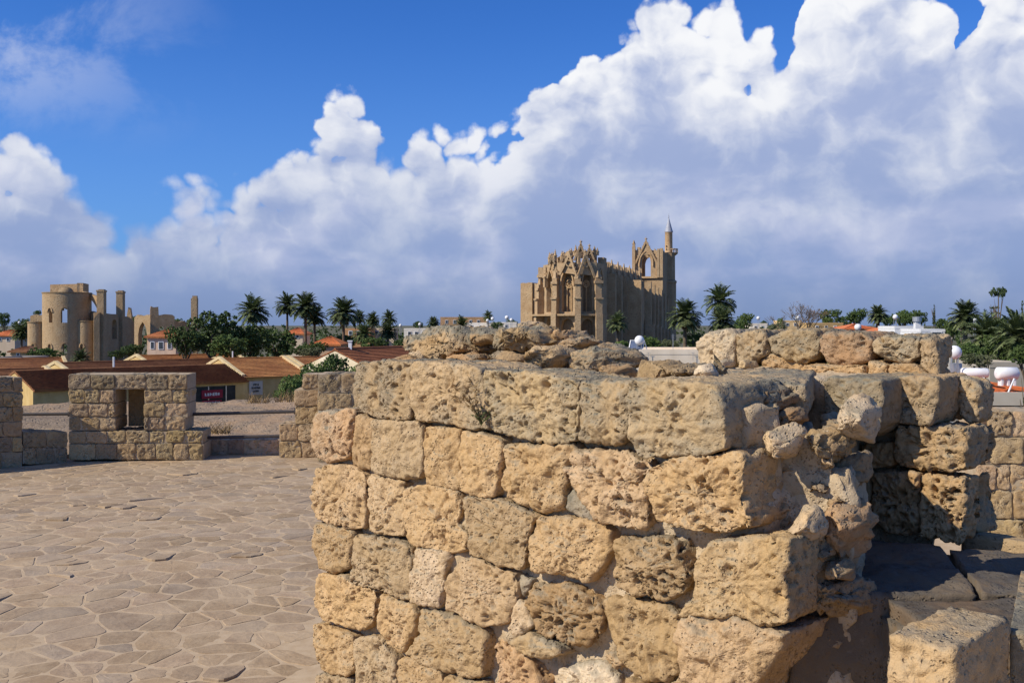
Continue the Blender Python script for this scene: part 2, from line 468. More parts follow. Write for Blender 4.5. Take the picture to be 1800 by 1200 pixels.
    FL += [(nr*M + 1, (nr-1)*M + (i+1) % M, (nr-1)*M + i) for i in range(M)]
    return V, FL

STONE_N = [0]
def stone(parent, poly, pl, depth=.3, col=(1, 1, 1), crust=0.0, mat=None, name='stone', proud=0.0, **kw):
    STONE_N[0] += 1; seed = STONE_N[0]
    W3 = [to_plane(x, y, pl) for x, y in poly]
    c = sum(W3, Vector())/len(W3)
    if pl[0] == 'd': u, w = Vector((S2, -S2, 0)), Vector((S2, S2, 0))
    elif pl[0] == 'c': u, w = Vector((1, 0, 0)), Vector((0, 1, 0))
    else: u, w = Vector((math.cos(pl[3]), math.sin(pl[3]), 0)), Vector((-math.sin(pl[3]), math.cos(pl[3]), 0))
    uv = [((p - c).dot(u), p.z - c.z) for p in W3]
    V, F = make_stone(uv, depth=depth, seed=seed, **kw)
    me = bpy.data.meshes.new(name); me.from_pydata((np.outer(V[:, 0], u) + np.outer(V[:, 1], w) + np.outer(V[:, 2], (0, 0, 1))).tolist(), [], F)
    me.polygons.foreach_set('use_smooth', [True]*len(me.polygons)); me.update()
    me.materials.append(mat or M_ASH)
    o = link(name, me, None, parent, color=(*col, crust)); o.location = c - w*proud - parent.location
    return o

KA = 3.31
wall = empty('ruined_wall', (0.0, KA + .3, 0.0), 'ruined wall of pitted golden sandstone blocks with a rubble heap on top', 'wall')
TAN = (1, 1, 1); WARM = (1.04, .97, .86); PALE = (1.22, 1.25, 1.34); WHITE = (1.35, 1.5, 1.8); PINK = (1.08, .98, .96); DUN = (.86, .86, .86); GREY = (.80, .92, 1.15)
A_ = plane_d(KA)
front = [  # outline in photo pixels, colour, crust, keywords
 ([(622,637),(672,634),(720,635),(722,665),(720,738),(693,738),(653,733),(622,716),(621,668)], TAN, .55, dict(pits=1.0, depth=.30)),
 ([(723,636),(770,636),(807,640),(842,648),(846,668),(853,705),(856,758),(813,751),(770,743),(727,738),(722,693)], TAN, .55, dict(pits=.75, depth=.32)),
 ([(846,650),(920,653),(1007,667),(1015,672),(1014,720),(1010,776),(967,780),(910,769),(857,757),(853,693)], (.98,1,.98), .55, dict(pits=1.5, depth=.30)),
 ([(1016,669),(1065,668),(1112,670),(1116,700),(1111,760),(1086,783),(1045,781),(1013,777)], (.97,.97,.95), .6, dict(pits=1.3, depth=.34, e=.03)),
 ([(1115,667),(1187,665),(1263,675),(1277,700),(1283,747),(1283,790),(1247,798),(1187,800),(1143,805),(1123,790),(1115,747),(1112,700)], (1,1.02,1.02), .6, dict(pits=.55, depth=.36, proud=.03)),
 ([(550,723),(613,718),(620,727),(612,773),(610,807),(573,815),(550,803),(543,773)], PINK, .35, dict(pits=.8, e=.03)),
 ([(620,727),(650,737),(652,773),(648,827),(613,823),(612,773)], (1.02,.95,.88), .1, dict(pits=.4, e=.03, proud=-.012)),
 ([(653,737),(697,740),(738,742),(742,793),(738,843),(680,838),(650,827),(652,777)], TAN, .15, dict(pits=.4)),
 ([(742,750),(775,751),(807,755),(808,807),(805,862),(775,856),(747,850),(743,800)], WARM, .05, dict(pits=.5)),
 ([(810,757),(845,762),(878,770),(882,790),(876,830),(870,873),(840,875),(807,862),(808,807)], WARM, .05, dict(pits=.5, proud=.006)),
 ([(880,780),(953,783),(1000,780),(1013,797),(993,813),(987,897),(943,903),(897,880),(875,857),(883,813)], WARM, .1, dict(pits=.7, rough=1.5, e=.03)),
 ([(1010,790),(1087,790),(1127,807),(1143,820),(1133,847),(1147,880),(1143,920),(1113,938),(1053,917),(1027,893),(1000,860),(987,827)], (1.14,1.10,1.10), 0, dict(pits=1.2, rough=2.2, e=.035, bulge=.03)),
 ([(987,867),(1000,860),(1018,882),(1033,903),(1040,920),(1010,910),(990,897)], GREY, .9, dict(pits=.1, e=.012, depth=.15, proud=-.02)),
 ([(1143,823),(1173,807),(1240,799),(1307,793),(1317,813),(1310,843),(1310,883),(1323,913),(1320,927),(1280,933),(1187,942),(1163,920),(1147,880),(1137,853)], WARM, .05, dict(pits=1.1, rough=1.7, depth=.40, proud=.02)),
 ([(550,820),(613,817),(642,833),(641,880),(640,930),(603,927),(553,912),(543,877)], (1.08,1.03,.98), 0, dict(pits=.7)),
 ([(643,833),(675,840),(707,847),(706,895),(705,943),(680,943),(645,933),(642,880)], (1.08,1.06,1.04), 0, dict(pits=.8, proud=-.008)),
 ([(710,860),(747,850),(803,863),(808,897),(800,920),(820,937),(818,967),(790,973),(720,957),(708,907)], WARM, .05, dict(pits=.45)),
 ([(813,873),(850,874),(887,880),(943,907),(930,933),(924,965),(920,993),(913,1003),(870,990),(823,973),(825,930)], (1.04,1,.93), .1, dict(pits=.5, proud=.006)),
 ([(943,907),(1003,910),(1040,917),(1070,933),(1070,967),(1050,1007),(1030,1023),(980,1013),(933,1003),(927,980),(930,943)], WARM, .05, dict(pits=.35, rough=1.5, bulge=.03, e=.035)),
 ([(1073,943),(1113,947),(1167,943),(1200,960),(1217,1000),(1200,1040),(1167,1057),(1113,1047),(1080,1030),(1065,993)], (.98,.93,.85), .1, dict(pits=1.4, rough=1.8, bulge=.03, e=.035)),
 ([(1260,947),(1333,942),(1397,943),(1395,987),(1393,1050),(1392,1090),(1347,1102),(1320,1080),(1253,1080),(1197,1080),(1227,1047),(1227,987),(1243,967)], (1,.96,.86), .08, dict(pits=.9, depth=.36, proud=.03, e=.014)),
 ([(548,917),(580,922),(613,930),(618,940),(614,970),(610,1000),(583,1007),(557,1000),(545,957)], WARM, .08, dict(pits=.25, e=.03)),
 ([(620,940),(667,943),(717,957),(723,1000),(717,1057),(670,1040),(613,1023),(617,987)], TAN, .05, dict(pits=1.3)),
 ([(727,962),(757,965),(787,970),(793,980),(780,1013),(773,1070),(745,1063),(720,1058),(723,1017)], PALE, 0, dict(pits=.25, proud=.006)),
 ([(803,987),(827,980),(865,992),(900,1007),(907,1030),(903,1060),(890,1097),(850,1100),(815,1086),(783,1070),(780,1033)], (1.05,1.02,1), 0, dict(pits=.6, rough=1.3)),
 ([(903,1013),(927,1020),(920,1036),(913,1050),(907,1040)], GREY, .6, dict(pits=.1, depth=.12, e=.012, proud=-.02)),
 ([(907,1057),(920,1063),(933,1100),(903,1120),(890,1107),(893,1077)], PALE, .2, dict(pits=.1, depth=.14, e=.01, proud=-.01)),
 ([(927,1027),(987,1027),(1040,1050),(1060,1073),(1053,1110),(1030,1137),(997,1133),(953,1117),(933,1087),(920,1053)], (.80,.72,.62), .1, dict(pits=1.9, rough=2.0, e=.035)),
 ([(1057,1053),(1110,1050),(1120,1060),(1167,1063),(1187,1083),(1197,1133),(1200,1167),(1173,1197),(1133,1200),(1100,1177),(1077,1133)], (1,.95,.84), 0, dict(pits=.5, rough=1.3, e=.035, streak=1.0)),
 ([(1197,1090),(1213,1077),(1255,1077),(1300,1083),(1347,1103),(1390,1110),(1377,1143),(1355,1175),(1333,1205),(1320,1240),(1227,1240),(1208,1195),(1200,1160),(1193,1120)], (1.10,1.05,1.02), .05, dict(pits=.3, rough=1.8, e=.05, bulge=.05, depth=.36, proud=.03)),
 ([(560,1007),(603,1013),(617,1027),(660,1037),(657,1093),(633,1110),(595,1099),(560,1088),(550,1053)], WARM, .05, dict(pits=1.0)),
 ([(665,1043),(720,1063),(728,1077),(723,1113),(703,1150),(677,1133),(662,1110),(662,1075)], WARM, .05, dict(pits=.8, e=.028)),
 ([(733,1070),(787,1080),(847,1107),(853,1127),(843,1193),(817,1193),(765,1177),(720,1160),(707,1150),(730,1117)], (1,.96,.88), .05, dict(pits=.8, e=.03)),
 ([(548,1093),(585,1106),(620,1117),(620,1167),(613,1188),(563,1180),(550,1133)], WARM, .05, dict(pits=.7)),
 ([(620,1123),(663,1117),(687,1153),(695,1177),(690,1250),(623,1250),(623,1167)], TAN, .05, dict(pits=1.0)),
 ([(697,1160),(720,1157),(770,1177),(777,1200),(773,1260),(700,1260),(697,1183)], WARM, .05, dict(pits=.6)),
 ([(550,1183),(580,1186),(613,1192),(620,1222),(620,1262),(550,1258)], TAN, .05, dict(pits=.7)),
 ([(897,1127),(930,1113),(960,1124),(987,1137),(990,1150),(967,1157),(927,1153)], (.9,.88,.82), .2, dict(pits=.4, e=.02, depth=.2, proud=.02)),
 ([(860,1125),(910,1150),(937,1173),(953,1220),(950,1260),(855,1260),(868,1190)], (1.12,1.02,.98), 0, dict(pits=.9, rough=1.8, e=.04, proud=-.01)),
 ([(777,1185),(815,1197),(848,1200),(848,1262),(780,1262)], (.95,.9,.8), 0, dict(pits=.9, e=.03)),
 ([(962,1180),(1010,1168),(1050,1166),(1075,1195),(1085,1225),(1070,1265),(965,1265)], WHITE, 0, dict(pits=.7, rough=2.0, e=.05, proud=-.015)),
 ([(1058,1150),(1075,1148),(1090,1165),(1080,1180),(1064,1176)], (.9,.85,.78), 0, dict(pits=.5, e=.02, depth=.12, proud=-.01)),
 ([(1095,1190),(1130,1206),(1172,1203),(1200,1185),(1215,1240),(1205,1290),(1090,1280)], (.95,.92,.86), 0, dict(pits=.8, rough=1.5, e=.03)),
]
for poly, colr, cr, kw in front:
    kw = dict(kw); kw.setdefault('depth', .28); stone(wall, poly, A_, col=colr, crust=cr, **kw)
# the foot of the wall below, down to the paving (seen only from other places)
rnd = random.Random(4)
px = 552.0; row = 0
for row, (y0, y1) in enumerate(((1268, 1360), (1366, 1470))):
    px = 548.0
    while px < 1330:
        w_ = rnd.uniform(70, 130); t0 = (px - 548)*.32; t1 = (px + w_ - 548)*.32
        stone(wall, [(px, y0 + t0), (px + w_ - 4, y0 + t1), (px + w_ - 4, y1 + t1), (px, y1 + t0)], A_, col=WARM, crust=.05, depth=.25, sp=.02, pits=.6)
        px += w_

# rubble heap on the wall top
TOPK = KA + .78
heap = [
 ([(707,627),(723,610),(750,592),(770,583),(780,573),(820,577),(873,590),(876,617),(840,635),(787,632),(745,636)], (.98,.94,.88), .55, dict(pits=1.5, rough=2.0, depth=.42)),
 ([(873,587),(893,577),(927,570),(960,583),(973,597),(953,612),(927,617),(887,615),(872,603)], (.80,.78,.74), .75, dict(pits=1.3, rough=2.0, depth=.34)),
 ([(905,572),(920,565),(942,569),(950,580),(930,586),(910,583)], PALE, .3, dict(pits=.4, rough=2, depth=.12)),
 ([(955,582),(990,577),(1019,598),(1022,606),(975,606)], (1.1,1.0,.95), .4, dict(pits=.9, rough=2, depth=.25)),
 ([(850,627),(880,617),(930,613),(934,623),(900,645),(853,640)], (1.08,1.05,1.05), .45, dict(pits=.3, depth=.22)),
 ([(917,630),(945,616),(973,610),(993,612),(1000,643),(992,663),(953,660),(921,655)], (1.05,1,.93), .35, dict(pits=.5, rough=1.6, depth=.3)),
 ([(973,609),(1007,602),(1057,608),(1085,618),(1106,632),(1108,648),(1067,655),(1033,662),(995,660),(992,627)], (.95,.88,.80), .6, dict(pits=.8, rough=1.8, depth=.40)),
 ([(1047,661),(1058,648),(1070,641),(1097,645),(1106,663),(1080,668)], (1.0,.9,.8), .3, dict(pits=.5, depth=.18)),
 ([(718,626),(742,613),(764,606),(776,614),(752,632),(728,634)], PALE, .1, dict(pits=.3, depth=.16)),
 ([(775,628),(800,618),(842,622),(850,640),(800,642)], (1.1,.95,.85), .2, dict(pits=.8, depth=.2)),
 ([(690,636),(712,624),(728,640),(705,645)], (1.1,.98,.9), .2, dict(pits=.7, depth=.2)),
 ([(820,584),(850,578),(880,584),(884,600),(850,604)], (1.0,.88,.74), .5, dict(pits=1.0, depth=.2)),
 ([(968,598),(1000,592),(1030,604),(1052,612),(1000,618)], (1.05,.98,.92), .4, dict(pits=.9, depth=.24)),
 ([(886,642),(920,640),(930,658),(895,658)], (1.1,1,.95), .2, dict(pits=.4, depth=.15)),
]
for i, (poly, colr, cr, kw) in enumerate(heap):
    kw = dict(kw); dK = {2: .12, 3: .15, 4: -.10, 5: -.14, 6: .02, 7: -.22, 8: -.12, 9: -.08, 13: -.2}.get(i, 0)
    stone(wall, poly, plane_d(TOPK + dK), col=colr, crust=cr, boulder=True, **kw)

# broken end of the wall: stones and rubble sticking out of the core
T = stone
T(wall, [(1107,640),(1150,637),(1190,640),(1235,645),(1245,664),(1180,672),(1116,668)], plane_d(KA + .42), depth=.4, col=(.92,.9,.85), crust=.7, pits=1.2, rough=1.6, boulder=True)
T(wall, [(1227,650),(1243,643),(1255,655),(1247,665),(1230,661)], plane_d(KA + .3), depth=.10, col=WHITE, crust=.1, pits=.1, boulder=True)
T(wall, [(1190,668),(1300,668),(1360,669),(1415,674),(1419,700),(1416,733),(1398,740),(1370,738),(1310,712),(1240,700)], plane_n(1415, 2.95, -19), depth=.85, col=(1,1,.98), crust=.40, pits=.45, e=.018)
end = [
 ([(1283,684),(1312,678),(1330,712),(1338,760),(1322,782),(1296,780),(1288,730)], 3.52, (1,.92,.86), .2, dict(pits=.6, depth=.22)),
 ([(1320,693),(1337,677),(1363,677),(1383,700),(1370,720),(1347,733),(1327,727)], 3.55, (.78,.66,.58), .3, dict(pits=1.0, rough=1.5, depth=.16)),
 ([(1353,742),(1373,720),(1397,717),(1405,737),(1393,750)], 3.58, (.84,.70,.60), .1, dict(pits=.7, rough=1.5, depth=.15)),
 ([(1338,760),(1353,748),(1390,747),(1405,760),(1387,787),(1375,820),(1363,807),(1347,787)], 3.46, (1.28,1.3,1.36), .1, dict(pits=.15, depth=.16)),
 ([(1398,764),(1412,762),(1426,785),(1410,798),(1393,797)], 3.55, (1,.95,.9), .2, dict(pits=.4, depth=.14)),
 ([(1423,767),(1433,750),(1457,747),(1473,760),(1487,787),(1480,807),(1443,815),(1430,795)], 3.54, (.92,.88,.80), .4, dict(pits=1.4, rough=1.6, depth=.18)),
 ([(1470,720),(1480,695),(1508,693),(1530,718),(1530,730),(1519,780),(1499,792),(1483,765),(1473,747)], 3.72, (1.2,1.26,1.4), .35, dict(pits=.25, depth=.2)),
 ([(1350,800),(1400,790),(1470,806),(1510,800),(1512,840),(1480,865),(1400,862),(1356,842)], 3.68, (.9,.84,.78), .1, dict(pits=.4, rough=1.6, depth=.3)),
 ([(1393,893),(1430,890),(1450,930),(1440,943),(1420,955),(1400,937),(1388,917)], 3.42, (1.32,1.34,1.4), .05, dict(pits=.1, rough=.8, depth=.12)),
 ([(1427,884),(1470,876),(1497,876),(1517,908),(1520,950),(1500,986),(1478,978),(1456,935),(1432,912)], 3.52, (.98,.84,.76), .1, dict(pits=.35, rough=1.4, depth=.22)),
 ([(1415,957),(1450,943),(1469,960),(1466,987),(1447,992),(1425,980)], 3.42, (1.0,.94,.88), .1, dict(pits=.5, rough=1.4, depth=.14)),
 ([(1446,993),(1477,986),(1490,1003),(1486,1025),(1461,1016)], 3.42, (1,.92,.84), .1, dict(pits=.5, rough=1.4, depth=.14)),
 ([(1408,987),(1433,988),(1452,1010),(1487,1023),(1522,1045),(1524,1080),(1483,1096),(1458,1080),(1428,1070),(1410,1033)], 3.48, (.80,.74,.66), .35, dict(pits=1.2, rough=1.8, depth=.26)),
 ([(1396,1095),(1440,1085),(1480,1098),(1490,1150),(1460,1195),(1400,1200)], 3.62, (.85,.8,.72), .2, dict(pits=.8, rough=1.6, depth=.3)),
 ([(1330,830),(1390,822),(1400,880),(1385,930),(1335,925)], 3.60, (.92,.86,.78), .1, dict(pits=.5, rough=1.4, depth=.3)),
]
for i, (poly, K, colr, cr, kw) in enumerate(end):
    if i not in (4, 13): T(wall, poly, plane_d(K + (.02 if i in (3, 6, 8) else .13)), col=colr, crust=cr, boulder=True, **kw)

# mortar and rubble core behind all those stones, one rough mass
def core_block(parent, plan, z0, z1, name, amp=.03, sp=.014, mat=None, seed=3, lump=1.0):
    """rough solid from a plan outline: resampled sides and a lumpy top"""
    P = resample(np.array(plan, float), int(sum(math.dist(a, b) for a, b in zip(plan, plan[1:] + plan[:1]))/sp)); M = len(P)
    c = P.mean(0); nz = max(2, int((z1 - z0)/sp)); V = []; F = []
    for k in range(nz + 1): V += [(x, y, z0 + (z1 - z0)*k/nz) for x, y in P]
    nr = int(np.hypot(*(P - c).T).max()/sp)
    for k in range(1, nr): V += [(c[0] + (x - c[0])*(1 - k/nr), c[1] + (y - c[1])*(1 - k/nr), z1) for x, y in P]
    V.append((c[0], c[1], z1)); R = nz + nr
    for k in range(R - 1): F += [(k*M + i, k*M + (i+1) % M, (k+1)*M + (i+1) % M, (k+1)*M + i) for i in range(M)]
    F += [((R-1)*M + i, (R-1)*M + (i+1) % M, len(V) - 1) for i in range(M)]
    V = np.array(V); f1, rn = worley(V*10.5 + .5*np.stack([vnoise(V*6, 1), vnoise(V*6, 2), vnoise(V*6, 3)], 1), seed)
    d = (np.sqrt(np.maximum(0, 1 - (f1*1.15)**2)) - .55)*(.5 + .9*rn)*lump + fbm(V*7, 3, seed)*.5*(2 - lump)/2 + fbm(V*34, 3, seed + 5)*.16
    out = np.zeros_like(V); out[:, :2] = V[:, :2] - c; out /= np.maximum(1e-6, np.linalg.norm(out, axis=1))[:, None]
    side = V[:, 2] < z1 - 1e-6
    V = V + np.where(side[:, None], out, np.array([[0, 0, 1.0]]))*(d*amp)[:, None]
    V -= np.array(parent.location)
    return link(name, mesh_np(name, V, F, True, mat or M_CORE), None, parent)

def dpt(px, K):
    p = to_plane(px, 570, plane_d(K)); return (p.x, p.y)
back = .9
a0, a1, a2 = dpt(578, KA + .08), dpt(1330, KA + .09), dpt(660, KA + .10)
tail = [(.78, 2.83), (.925, 2.745), (1.02, 2.95), (1.06, 3.3)]
core_block(wall, [a0, a1, *tail, (a0[0] + back, a0[1] + back), (a0[0] + .1, a0[1] + .1)], 0.0, 1.17, 'mortar_core', amp=.06)
core_block(wall, [(.62, 2.95), (.70, 2.85), (.885, 2.78), (.95, 2.95), (.98, 3.3), (.6, 3.4)], 1.05, 1.27, 'mortar_core', amp=.05, seed=16)
core_block(wall, [a2, (a1[0] - .02, a1[1] + .02), (a1[0] + .08, a1[1] + .06), (a1[0] + .2, a1[1] + .75), (a2[0] + back, a2[1] + back), (a2[0] + .1, a2[1] + .1)], 1.1, 1.37, 'mortar_core', amp=.03, seed=6)
# small rubble bedded in the broken end
rr = random.Random(12)
for k in range(26):
    f = rr.random(); z_ = rr.uniform(.62, 1.30)
    bx, by = (a1[0] + .08 + .20*f/.5, a1[1] + .10 - .07*f/.5) if f < .5 else (.93 + .12*(f - .5)/.5, 2.76 + .44*(f - .5)/.5)
    bx += rr.uniform(-.02, .02); by += rr.uniform(-.02, .03)
    px_ = 900 + FPX*bx/by; py_ = HZ + (EYE - z_)/by*FPX; r_ = rr.uniform(18, 40)
    n_ = rr.randint(5, 7); ph = rr.random()*6
    poly = [(px_ + r_*rr.uniform(.75, 1.2)*math.cos(ph + 2*math.pi*q/n_), py_ + r_*rr.uniform(.6, .95)*math.sin(ph + 2*math.pi*q/n_)) for q in range(n_)]
    sh = rr.uniform(.62, .95); wv = rr.random()  # tints darkened in colour towards the deep shadow of the broken end
    stone(wall, poly, plane_c(by), depth=rr.uniform(.08, .16), col=(sh*(1 + .15*wv), sh*(.9 + .25*wv), sh*(.8 + .4*wv)), crust=.15, boulder=True, pits=rr.uniform(.2, 1.2), rough=1.6, sp=.008)

# dry weed in the joint of the top course
def weed(parent, base, n, h, mat, seed, name='dry_weed', spread=.6, lean=(0, 0)):
    r = random.Random(seed); mb = MB()
    for _ in range(n):
        a = Vector(base); d = Vector((r.uniform(-spread, spread) + lean[0], r.uniform(-spread, spread) + lean[1], 1)).normalized(); L = h*r.uniform(.5, 1)
        for k in range(4):
            b = a + d*L/4; mb.bar(a, b, .0016*(1 - k*.2), 3); 
            if k > 0:
                for _q in range(3):
                    e = b + Vector((r.uniform(-1, 1), r.uniform(-1, 1), r.uniform(-.2, 1))).normalized()*L*.16
                    mb.bar(b, e, .0035, 3, .0005)
            a = b; d = (d + Vector((r.uniform(-.3, .3), r.uniform(-.3, .3), r.uniform(-.3, .1)))).normalized()
    return mb.build(name, mat, parent)
M_DRY = plain_mat('dry_stalks', (.23, .15, .07), (.33, .23, .11), 20)
M_WEED = plain_mat('weed_green', (.07, .09, .03), (.14, .15, .05), 20)
wp = to_plane(846, 742, plane_d(KA - .03))
wd = empty('wall_weed', wp, 'small dry weed growing from the top joint of the ruined wall', 'weed')
weed(wd, (0, 0, 0), 9, .17, M_DRY, 3, 'stalks', .35, (-.35, .1)); weed(wd, (0, 0, -.01), 10, .07, M_WEED, 5, 'leaves', .6)

# ------------------------------------------------------------------ second stump of wall beyond the gap
wallc = empty('wall_stump', to_plane(1600, 945, plane_d(4.75)), 'stump of sandstone wall beyond the shaded gap, boulders along its top', 'wall')
cst = [
 ([(1447,664),(1500,662),(1547,667),(1551,700),(1547,745),(1510,772),(1470,768),(1450,740)], 4.50, (.9,.9,.88), .6, dict(pits=.5, depth=.5)),
 ([(1563,663),(1605,662),(1647,663),(1649,693),(1643,725),(1633,747),(1577,745),(1574,700)], 4.72, (.95,.9,.84), .5, dict(pits=.5, depth=.30)),
 ([(1657,664),(1690,663),(1712,668),(1724,682),(1722,738),(1704,747),(1685,727),(1663,690)], 4.98, (.96,.92,.85), .4, dict(pits=.4, depth=.12, e=.03)),
 ([(1570,748),(1630,748),(1693,753),(1700,767),(1697,823),(1680,828),(1613,827),(1572,813)], 4.74, (.92,.86,.78), .15, dict(pits=.7, depth=.2, streak=.8)),
 ([(1513,780),(1567,777),(1568,817),(1553,823),(1513,822)], 4.76, (.88,.82,.72), .15, dict(pits=.4, depth=.3)),
 ([(1530,837),(1557,827),(1600,830),(1613,853),(1613,893),(1610,937),(1587,943),(1560,937),(1530,913)], 4.75, (.90,.82,.72), .1, dict(pits=1.1, depth=.35, rough=1.4, e=.03)),
 ([(1617,833),(1657,836),(1697,840),(1697,893),(1687,958),(1650,950),(1617,943),(1613,893)], 4.74, (.92,.85,.76), .1, dict(pits=1.4, depth=.13, e=.012)),
 ([(1506,827),(1528,830),(1528,893),(1523,930),(1506,915)], 4.76, (.86,.8,.72), .1, dict(pits=1.0, depth=.3)),
 ([(1598,829),(1614,833),(1613,857),(1602,861)], 4.72, (.9,.8,.7), .1, dict(pits=.3, depth=.1, e=.01)),
 ([(1700,745),(1722,742),(1728,775),(1724,812),(1704,826),(1696,790)], 5.02, (.82,.74,.64), .3, dict(pits=1.3, depth=.3, boulder=True)),
 ([(1692,826),(1714,822),(1712,880),(1730,930),(1728,962),(1692,962)], 5.05, (.85,.78,.7), .2, dict(pits=.9, depth=.3, boulder=True)),
]
for poly, K, colr, cr, kw in cst: T(wallc, poly, plane_d(K), col=colr, crust=cr, **kw)
CT = 5.22
ctop = [
 ([(1223,602),(1243,582),(1280,578),(1290,593),(1286,646),(1228,644)], (1.25,1.34,1.52), .25, dict(pits=.3, depth=.3, e=.02)),
 ([(1290,585),(1343,579),(1348,617),(1335,630),(1312,644),(1293,640)], (1.0,.97,.92), .45, dict(pits=.6, depth=.3, e=.016)),
 ([(1348,594),(1370,583),(1393,577),(1433,580),(1441,600),(1434,627),(1410,640),(1383,632),(1353,619)], (.98,.97,.92), .55, dict(pits=.6, depth=.32, e=.018)),
 ([(1328,632),(1353,620),(1410,638),(1407,652),(1334,648)], (1.02,.92,.8), .1, dict(pits=.3, depth=.2, e=.02, proud=-.02)),
 ([(1438,593),(1453,583),(1513,584),(1531,597),(1528,634),(1483,643),(1457,638),(1437,620)], (1.0,.86,.82), .35, dict(pits=.6, depth=.32, e=.018)),
 ([(1533,600),(1560,588),(1613,590),(1615,629),(1587,640),(1550,630),(1533,618)], (1.02,1.02,1.0), .6, dict(pits=1.7, depth=.32, rough=1.8, e=.03)),
 ([(1614,596),(1632,592),(1643,600),(1650,624),(1648,664),(1630,662),(1614,635)], (1.04,1.0,.95), .4, dict(pits=1.1, depth=.10, e=.02)),
 ([(1410,645),(1440,641),(1480,643),(1523,640),(1523,658),(1412,660)], (1,.9,.78), .1, dict(pits=.5, depth=.25, proud=.02)),
 ([(1527,632),(1560,641),(1563,660),(1525,660)], (1.04,.95,.84), .1, dict(pits=.3, depth=.25, proud=.01)),
 ([(1565,638),(1613,641),(1632,661),(1563,661)], (1.0,.9,.78), .1, dict(pits=.3, depth=.25, proud=.02)),
 ([(1284,636),(1297,629),(1303,643),(1288,648)], WHITE, .1, dict(pits=.1, depth=.1, boulder=True, proud=.08)),
 ([(1308,636),(1330,631),(1340,644),(1316,649)], (1.2,1.25,1.3), .1, dict(pits=.1, depth=.12, boulder=True, proud=.06)),
]
for poly, colr, cr, kw in ctop: T(wallc, poly, plane_d(CT), col=colr, crust=cr, **kw)
q0, q1 = dpt(1195, 5.26), dpt(1630, 5.24)
core_block(wallc, [dpt(1430, 4.62), dpt(1500, 4.68), dpt(1512, 4.86), dpt(1640, 4.90), dpt(1640, 5.1), q1, (q1[0] + .06, q1[1] + .2), (q0[0] + .25, q0[1] + .22), q0], 0.0, 1.40, 'mortar_core', amp=.03, seed=8)

# ------------------------------------------------------------------ shaded ledge in the gap and the squared blocks on it
M_LEDGE = stone_mat('lichen_shade_slab', (.135, .105, .075), (.19, .15, .105), grey=(.095, .088, .078), scale=7.0, bump_d=.006)  # lichen-dark stone, deepened further to carry the shade of the gap in its colour
def rough_slab(parent, plan, z0, z1, mat, name, amp=.012, sp=.022, seed=1, col=(1, 1, 1), crust=0.0, lump=.12):
    o = core_block(parent, plan, z0, z1, name, amp, sp, mat, seed, lump); o.color = (*col, crust); return o
led = empty('stone_ledge', (1.3, 2.9, 0), 'lichened stone ledge, darkened in colour for the shade of the gap between the broken walls', 'ledge')
g = lambda px, py, z: (lambda Y: ((px - 900)/FPX*Y, Y))((EYE - z)*FPX/(py - HZ))
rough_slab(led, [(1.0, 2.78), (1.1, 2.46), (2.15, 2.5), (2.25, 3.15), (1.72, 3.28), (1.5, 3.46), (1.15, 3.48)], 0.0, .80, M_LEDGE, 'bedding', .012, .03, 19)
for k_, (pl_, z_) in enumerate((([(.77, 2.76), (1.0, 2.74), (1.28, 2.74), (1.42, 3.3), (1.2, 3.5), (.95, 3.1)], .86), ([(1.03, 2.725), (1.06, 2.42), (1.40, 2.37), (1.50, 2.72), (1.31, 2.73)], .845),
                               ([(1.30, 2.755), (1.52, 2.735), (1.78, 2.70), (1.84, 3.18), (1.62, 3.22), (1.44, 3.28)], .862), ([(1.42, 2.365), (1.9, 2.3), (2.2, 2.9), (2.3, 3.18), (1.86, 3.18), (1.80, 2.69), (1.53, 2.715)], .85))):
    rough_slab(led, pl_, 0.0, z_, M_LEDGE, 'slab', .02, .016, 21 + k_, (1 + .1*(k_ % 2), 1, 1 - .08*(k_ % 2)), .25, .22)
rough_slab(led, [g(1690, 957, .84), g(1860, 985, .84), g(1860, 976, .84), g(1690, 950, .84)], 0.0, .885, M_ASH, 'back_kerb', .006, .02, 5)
def squared(px_a, name_label, quad, z0, z1, seed, crust=.0):
    b = empty('cut_stone_block', (*quad[0], z0), name_label, 'stone block')
    rough_slab(b, quad, z0, z1, M_ASH, 'stone', .016, .009, seed, (1.12, 1.06, .96), crust); return b
zt = 1.0
cb = empty('cut_stone_block', (.80, 1.9, 0), 'squared sandstone block with a pale worn top on the dark ledge', 'stone block')
stone(cb, [(1560,1117),(1590,1123),(1640,1135),(1675,1143),(1677,1200),(1675,1300),(1610,1285),(1560,1272),(1557,1190)], plane_d(2.644), depth=.29, col=(1.06,1.02,.95), crust=.05, pits=.45, e=.014, sp=.007)
rough_slab(cb, [(.745, 1.93), (.80, 1.87), (1.06, 2.10), (.98, 2.18)], 0.0, .74, M_ASH, 'footing', .012, .03, 11)
squared(0, 'dark squared stone at the outer end of the shaded ledge', [g(1775, 1100, .98), g(1960, 1120, .98), g(1960, 1000, .98), g(1795, 1000, .98)], .40, .97, 12, .9)

